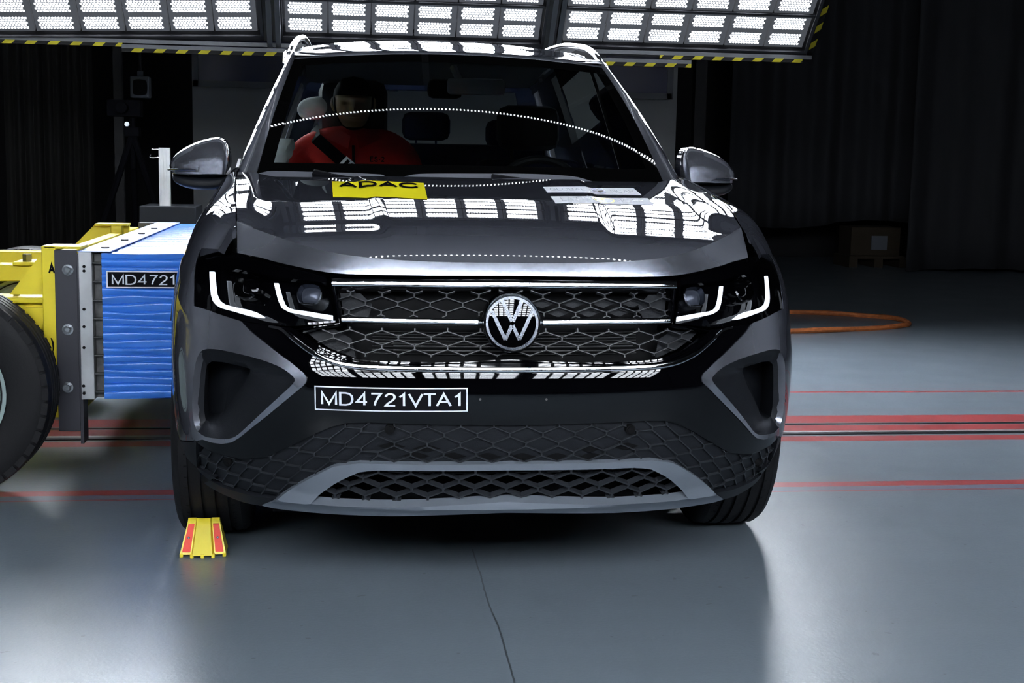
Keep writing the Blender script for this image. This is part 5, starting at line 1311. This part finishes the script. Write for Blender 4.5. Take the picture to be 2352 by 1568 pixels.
# ================================================================== lighting rigs
def led_panel(x0, x1, yb_, zb, rows_n, face, m, label, group, cols=6, lean=36.0):
    """panel whose lower edge is at (yb, zb); face=-1 lights towards -y, the top leans that way"""
    t = Empty_ = empty('floodlight', ((x0 + x1) / 2, yb_, zb), label, 'light', group)
    pitch = (x1 - x0) / cols; ang = lean; uy, uz = face * math.sin(math.radians(ang)), math.cos(math.radians(ang)); ny, nz_ = face * math.cos(math.radians(ang)), -math.sin(math.radians(ang))
    def P(x, h, o=0.0): return (x, yb_ + uy * h + ny * o, zb + uz * h + nz_ * o)
    Ht = rows_n * pitch
    fr = MB()
    def bar(xa, xb, ha, hb, oa=-0.05, ob=0.02):
        vs = [P(x, h, o) for x in (xa, xb) for h in (ha, hb) for o in (oa, ob)]
        fr.add(vs, [(0, 1, 3, 2), (4, 6, 7, 5), (0, 4, 5, 1), (2, 3, 7, 6), (0, 2, 6, 4), (1, 5, 7, 3)])
    bar(x0 - 0.025, x1 + 0.025, -0.045, -0.012); bar(x0 - 0.025, x1 + 0.025, Ht + 0.012, Ht + 0.045)
    bar(x0 - 0.030, x0 - 0.012, -0.045, Ht + 0.045); bar(x1 + 0.012, x1 + 0.030, -0.045, Ht + 0.045)
    for r in range(1, rows_n): bar(x0 - 0.02, x1 + 0.02, r * pitch - 0.008, r * pitch + 0.008, -0.05, 0.012)
    bar(x0 - 0.02, x1 + 0.02, -0.02, Ht + 0.02, -0.06, -0.045)
    fr.build('panel_frame', M_FRAME, t)
    for r in range(rows_n):
        for c in range(cols):
            xa, xb = x0 + c * pitch + 0.005, x0 + (c + 1) * pitch - 0.005; ha, hb = r * pitch + 0.010, (r + 1) * pitch - 0.010
            vs = [P(xa, ha, 0), P(xb, ha, 0), P(xb, hb, 0), P(xa, hb, 0), P(xa, ha, -0.03), P(xb, ha, -0.03), P(xb, hb, -0.03), P(xa, hb, -0.03)]
            fc = [(0, 1, 2, 3), (4, 7, 6, 5), (0, 4, 5, 1), (1, 5, 6, 2), (2, 6, 7, 3), (3, 7, 4, 0)]
            uv = [(0, 0), (1, 0), (1, 1), (0, 1)] * 2
            if face > 0: fc = [f[::-1] for f in fc]
            link('lamp_module', vs, fc, m, t, False, None, uv)
    return t
YB, ZB = 5.0, 1.872
led_panel(-2.44, -0.912, YB, ZB - 0.022, 6, -1, M_LEDR, 'left lamp panel of the row hanging behind the car', 'rear lamp panels', lean=43.0).rotation_euler = (0, -0.030, 0)
led_panel(-0.757, 0.771, YB, ZB, 6, -1, M_LEDR, 'middle lamp panel of the row, directly behind the car roof', 'rear lamp panels', lean=43.0)
led_panel(0.912, 2.435, YB, ZB, 6, -1, M_LEDR, 'right lamp panel of the row, its hazard-taped edge against the dark', 'rear lamp panels', lean=43.0)
# carrying frame and hazard-taped rails
def tape_box(a, b, name, parent, label=None):
    a = np.array(a, float); b = np.array(b, float); vs = [(x, y, z) for x in (a[0], b[0]) for y in (a[1], b[1]) for z in (a[2], b[2])]
    hor = abs(b[0] - a[0]) > abs(b[2] - a[2])
    uv = [((x if hor else 1.2 * z + 0.8 * y), (z if hor else x)) for x, y, z in vs]
    fc = [(0, 1, 3, 2), (4, 6, 7, 5), (0, 4, 5, 1), (2, 3, 7, 6), (0, 2, 6, 4), (1, 5, 7, 3)]
    return link(name, vs, fc, M_HAZ, parent, False, label, uv)
rg = empty('lamp_gantry', (0, 5.05, 1.78), 'black lamp gantry with yellow and black striped lower rails behind the car', 'gantry')
tape_box((-2.6, YB + 0.0, 1.768), (-1.70, YB + 0.03, 1.789), 'striped_rail', rg); tape_box((1.53, YB, 1.786), (2.44, YB + 0.03, 1.808), 'striped_rail', rg)
tape_box((-1.70, YB - 0.03, 1.735), (1.72, YB, 1.757), 'striped_rail', rg)
mb = MB(); mb.box2((-2.6, YB, 1.789), (-0.60, YB + 0.03, 1.812)); mb.box2((0.9, YB, 1.808), (2.5, YB + 0.03, 1.832)); mb.box2((-1.70, YB - 0.03, 1.757), (1.72, YB, 1.779))
for x in (-0.86, -0.81, 0.82, 0.87):
    mb.add(*grid([[(x, YB + 0.02, 1.76), (x + 0.03, YB + 0.02, 1.76)], [(x, YB - 1.05, 2.99), (x + 0.03, YB - 1.05, 2.99)]])); mb.add(*grid([[(x + 0.03, YB + 0.02, 1.76), (x + 0.03, YB + 0.06, 1.76)], [(x + 0.03, YB - 1.05, 2.99), (x + 0.03, YB - 1.01, 2.99)]]))
mb.build('cross_rails', M_FRAMEG, rg)
mb = MB(); mb.box2((-2.7, YB - 1.05, 3.25), (2.6, YB - 0.95, 3.35))
for x in (-1.67, 0.0, 1.67): mb.box2((x - 0.03, YB - 1.03, 3.35), (x + 0.03, YB - 0.97, 5.5))
mb.build('carrier_beams', M_FRAME, rg)
sv = []
for h in np.linspace(-0.06, 1.58, 20):
    yy_, zz_ = YB - math.sin(math.radians(43)) * h, ZB + math.cos(math.radians(43)) * h; sv.append((yy_, zz_, h))
vs = []; uv = []
for yy_, zz_, h in sv:
    for x in (2.475, 2.510): vs.append((x, yy_ - 0.01, zz_)); uv.append((h, x))
fc = [(2 * i, 2 * i + 1, 2 * i + 3, 2 * i + 2) for i in range(len(sv) - 1)]
link('striped_rail', vs, fc, M_HAZ, rg, False, None, uv)
# the matching rig over the photographer: only its reflections are seen
for k, x in enumerate((-2.55, -0.85, 0.85, -4.25, 2.55)):
    led_panel(x, x + 1.53, -4.7, 2.2, 6, 1, M_LEDF, ('left', 'middle', 'right', 'outermost left', 'outermost right')[k] + ' lamp panel of the row above the photographer, seen only as reflections', 'front lamp panels', lean=56.0)
# LED bar across the ceiling, reflected as a dotted line in the windscreen
bar_o = empty('ceiling_light_bar', (0, 3.3, 4.4), 'thin bar of single lamps high above the car, reflected as a dotted line', 'light')
mb = MB(); mb.box2((-3.6, 3.27, 4.42), (3.6, 3.33, 4.46)); mb.build('bar_housing', M_FRAME, bar_o)
mb = MB()
for k in range(175):
    x = -3.5 + k * 0.040; mb.box2((x, 3.284, 4.405), (x + 0.013, 3.316, 4.419))
mb.build('bar_diodes', M_LEDBAR, bar_o)

# ================================================================== hall
def struct(o): o['kind'] = 'structure'; return o
YW = 13.0
XL, XR, YF, ZT = -6.5, 9.5, -9.0, 5.5
struct(MB().box2((XL, YF, -0.1), (XR, YW + 0.2, 0.0)).build('floor', M_FLOOR))
struct(MB().box2((XL, YF, ZT), (XR, YW + 0.2, ZT + 0.1)).build('ceiling', M_WALLD))
struct(MB().box2((XL, YW, 0), (XR, YW + 0.2, ZT)).build('wall_back', M_WALLD))
struct(MB().box2((XL - 0.2, YF, 0), (XL, YW, ZT)).build('wall_left', M_WALLD)); struct(MB().box2((XR, YF, 0), (XR + 0.2, YW, ZT)).build('wall_right', M_WALLD)); struct(MB().box2((XL, YF - 0.2, 0), (XR, YF, ZT)).build('wall_front', M_WALLD))
M_RAILM = mat('rail_steel', (0.03, 0.03, 0.035), 0.35, 0.6); M_RAILE = mat('rail_edge_steel', (0.35, 0.35, 0.36), 0.4, 0.5)
struct(MB().box2((XL, 2.212, 0.0), (XR, 2.25, 0.004)).build('trim_1', M_RAILM)); struct(MB().box2((XL, 2.435, 0.0), (XR, 2.450, 0.003)).build('trim_2', M_RAILM)); struct(MB().box2((XL, 2.25, 0.0), (XR, 2.285, 0.003)).build('trim_3', M_RAILE))

def curtain(name, p0, p1, zb, zt, m, label, amp=0.08, folds=9, seed=0, zb1=None):
    random.seed(seed); n = folds * 14; ph = [random.uniform(0, 6) for _ in range(4)]
    p0 = np.array(p0, float); p1 = np.array(p1, float); d = p1 - p0; L_ = np.linalg.norm(d); nrm = np.array([-d[1], d[0]]) / L_; rows = []
    for j in range(13):
        v = j / 12; r = []
        for i in range(n + 1):
            u = i / n; zlo = zb + ((zb1 if zb1 is not None else zb) - zb) * u + 0.03 * math.sin(u * 9 + ph[3])
            w = amp * (0.6 + 0.4 * v) * (math.sin(u * folds * 2 * PI + ph[0] + 0.6 * math.sin(v * 2)) * 0.6 + 0.5 * math.sin(u * folds * 1.1 * PI + ph[1] + v))
            p = p0 + d * u + nrm * w; r.append((p[0], p[1], max(0.01, zlo + (zt - zlo) * (1 - v))))
        rows.append(r)
    mb = MB(); mb.add(*grid(rows)); o = mb.build(name, m, None, True, label, 60); o['category'] = 'curtain'
    md = o.modifiers.new('thick', 'SOLIDIFY'); md.thickness = 0.006
    return o
c0 = at(1690, 590, 'y', 11.2); c1 = at(2110, 560, 'y', 11.2)
curtain('curtain', (c0[0], 11.6), (c1[0], 11.2), 0.42, 5.4, M_CURT, 'long grey curtain on the right, hanging short of the floor beside the door mirror', 0.10, 7, 1, 0.55)
c2 = at(2085, 600, 'y', 10.8)
curtain('curtain', (c2[0], 10.9), (9.4, 10.3), 0.02, 5.4, M_CURT, 'grey curtain reaching the floor at the far right edge', 0.10, 8, 5)
c0 = at(12, 300, 'y', 9.0); c1 = at(205, 300, 'y', 9.0)
curtain('curtain', (c0[0], 9.0), (c1[0], 9.2), 0.02, 5.4, M_CURTB, 'brown-grey curtain at the far left edge', 0.05, 9, 8)
# back-wall panes and boards
def wbox(name, pxa, pxb, Y, m, parent=None, th=0.03):
    a = at(*pxa, 'y', Y); b = at(*pxb, 'y', Y); return MB().box2((a[0], Y - th, b[2]), (b[0], Y, a[2])).build(name, m, parent)
for i, (pa, pb) in enumerate((((455, 90), (900, 196)), ((1390, 128), (1530, 215)))):
    w = wbox('window_%d' % (i + 1), pa, pb, 10.6, M_PANELB); w['kind'] = 'structure'
    a = at(*pa, 'y', 10.6); b = at(*pb, 'y', 10.6); mbw = MB()
    mbw.box2((a[0] - 0.05, 10.55, b[2] - 0.06), (b[0] + 0.05, 10.6, b[2])); mbw.box2((b[0], 10.55, b[2] - 0.06), (b[0] + 0.06, 10.6, a[2])); mbw.box2((a[0] - 0.06, 10.55, b[2] - 0.06), (a[0], 10.6, a[2])); mbw.build('window_frame', M_PFRAME, w)
a = at(445, 480, 'y', 10.65); b = at(1560, 90, 'y', 10.65)
MB().box2((a[0], 10.66, 0.0), (b[0], 10.76, ZT)).build('wall_partition', M_WALL)['kind'] = 'structure'
ob = MB(); p = at(1580, 600, 'y', 10.5); q = at(1620, 100, 'y', 10.5); ob.box2((p[0], 10.45, 0), (p[0] + 0.12, 10.57, 5.4)); o = ob.build('steel_post', M_FRAME); tag(o, 'dark steel post beside the blue pane, right of the car roof', 'post')
ob = MB(); p = at(262, 300, 'y', 7.9); ob.box2((p[0], 7.9, 0), (p[0] + 0.07, 7.96, 5.4)); o = ob.build('steel_post', M_FRAME); tag(o, 'dark steel post behind the camera tripod on the left', 'post')
# hanging white-framed housing
hx_ = empty('hanging_display', (0, 7.4, 1.7), 'white-framed square box hanging above the tripod on the left', 'display')
a, b = at(298, 174, 'y', 7.4), at(343, 225, 'y', 7.4); cxm, czm = (a[0] + b[0]) / 2, (a[2] + b[2]) / 2; hw, hh = (b[0] - a[0]) / 2, (a[2] - b[2]) / 2
mb = MB(); mb.box2((a[0], 7.4, b[2]), (b[0], 7.52, a[2]), 0.01); mb.box2((cxm - 0.02, 7.43, a[2]), (cxm + 0.02, 7.47, a[2] + 0.04)); mb.build('housing', M_PFRAME, hx_)
mb = MB(); oc = chaikin([(-.7, -.9), (.7, -.9), (.95, -.6), (.95, .55), (.65, .8), (-.6, .8), (-.8, .55), (-.8, -.6)], 2); mb.prism([(cxm + x * hw * .85, czm + z * hh * .85) for x, z in oc], 'y', 7.385, 7.41); mb.build('screen', M_TRIMD, hx_)
mb = MB(); mb.tube([(cxm, 7.45, a[2]), (cxm, 7.45, 5.4)], 0.012, 8); mb.build('cable', M_FRAME, hx_, True)
# tripod with camera
tp = at(305, 330, 'y', 7.0); T0 = np.array([tp[0], 7.0, 1.28])
tri_ = empty('camera_tripod', (tp[0], 7.0, 0), 'black camera tripod standing in the dark at the left', 'tripod')
for k, (dx, dy) in enumerate(((-0.42, -0.15), (0.42, -0.2), (-0.05, 0.45))):
    mb = MB(); ft = T0 + np.array([dx, dy, -1.28]); mb.tube([T0, T0 * .5 + ft * .5, ft], [0.026, 0.022, 0.016], 8); mb.build('leg', M_BLACKV, tri_, True)
mb = MB(); mb.tube([T0 + [0, 0, -0.25], T0 + [0, 0, 0.12]], 0.022, 10); mb.box(tuple(T0 + [0, 0, 0.02]), (0.11, 0.11, 0.07), None, 0.01); mb.build('centre_column', M_BLACKV, tri_, True)
mb = MB(); mb.box(tuple(T0 + [-0.05, 0, 0.19]), (0.24, 0.16, 0.12), None, 0.01); mb.tube([T0 + [-0.05, -0.07, 0.19], T0 + [-0.05, -0.18, 0.19]], 0.04, 16); mb.build('camera_body', M_BLACKV, tri_, True)
mb = MB(); bm_ = T0 + np.array([-0.03, -0.03, 0.075]); mb.tube([bm_ + [0, 0, 0], bm_ + [0, -0.03, 0]], 0.018, 12); mb.build('tripod_knob', M_BOLT, tri_, True)
# aluminium profile post on a dark box
yp = 4.9
a, b = at(364, 339, 'y', yp), at(391, 473, 'y', yp)
bx = MB(); c, d = at(322, 472, 'y', yp), at(452, 512, 'y', yp); bx.box2((c[0], yp - 0.05, 0.0), (d[0], yp + 0.35, c[2]), 0.005); o = bx.build('equipment_box', M_TRIM); tag(o, 'dark box behind the blue barrier, carrying the aluminium post', 'box')
zt_ = c[2]
po = empty('aluminium_post', ((a[0] + b[0]) / 2, yp + 0.04, zt_), 'bright aluminium profile post standing on the dark box', 'post')
mb = MB(); xw = b[0] - a[0]
for i in range(4): mb.box2((a[0] + xw * (i * .25) + 0.001, yp, zt_), (a[0] + xw * (i * .25 + .19), yp + 0.05, a[2]))
mb.box2((a[0], yp + 0.004, zt_), (b[0], yp + 0.05, a[2])); mb.build('profile', M_ALU, po)
mb = MB(); mb.tube(catmull([(a[0] - 0.045, yp, a[2] - 0.04), (a[0] - 0.05, yp, a[2] - 0.055), (a[0] - 0.03, yp, a[2] - 0.06), (a[0] + 0.004, yp, a[2] - 0.055)], 4), 0.003, 6); mb.tube([(a[0] - 0.04, yp, a[2] - 0.01), (a[0] + 0.002, yp, a[2] - 0.01)], 0.003, 6); mb.build('hook', M_BOLT, po, True)
# equipment cabinet and pallet in the dark
p = at(1440, 590, 'y', 10.2)
a, b = at(1925, 523, 'y', 11.8), at(2045, 600, 'y', 11.8); pal = MB()
zz = max(0.15, b[2])
for k in range(3): pal.box2((a[0] + k * (b[0] - a[0]) / 2.2, 11.4, 0), (a[0] + 0.1 + k * (b[0] - a[0]) / 2.2, 11.9, 0.10))
pal.box2((a[0], 11.4, 0.10), (b[0], 11.9, 0.13)); o = pal.build('pallet', M_WOOD); tag(o, 'wooden pallet in the dark below the right curtain', 'pallet')
cr = MB(); cr.box2((a[0] + 0.03, 11.45, 0.13), (b[0] - 0.04, 11.85, 0.46), 0.01); cro = cr.build('crate', M_WOOD); tag(cro, 'brown crate on the pallet with a white sheet of paper on it', 'crate')
a, b = at(2003, 521, 'y', 11.44), at(2037, 562, 'y', 11.44); MB().box2((a[0], 11.435, 0.20), (b[0], 11.445, 0.36)).build('paper_sheet', M_PFRAME, cro)
# orange rope loop
cxo, cyo = 2.3, 6.2
mb = MB(); pts = []
for t in np.linspace(0, 2 * PI, 90): pts.append((2.50 + 1.24 * math.cos(t), 6.22 + 0.62 * math.sin(t) + 0.02 * math.sin(5 * t), 0.016 + 0.003 * math.sin(9 * t)))
M_ROPE = mat('orange_rope', (0.42, 0.12, 0.03), 0.7, 0, 0, 0.1, 0.7, 25, 0.4, 90)
mb.tube(pts, 0.019, 8, False); o = mb.build('rope_loop', M_ROPE, None, True); tag(o, 'orange rope lying in a loop on the dark floor right of the car', 'rope')
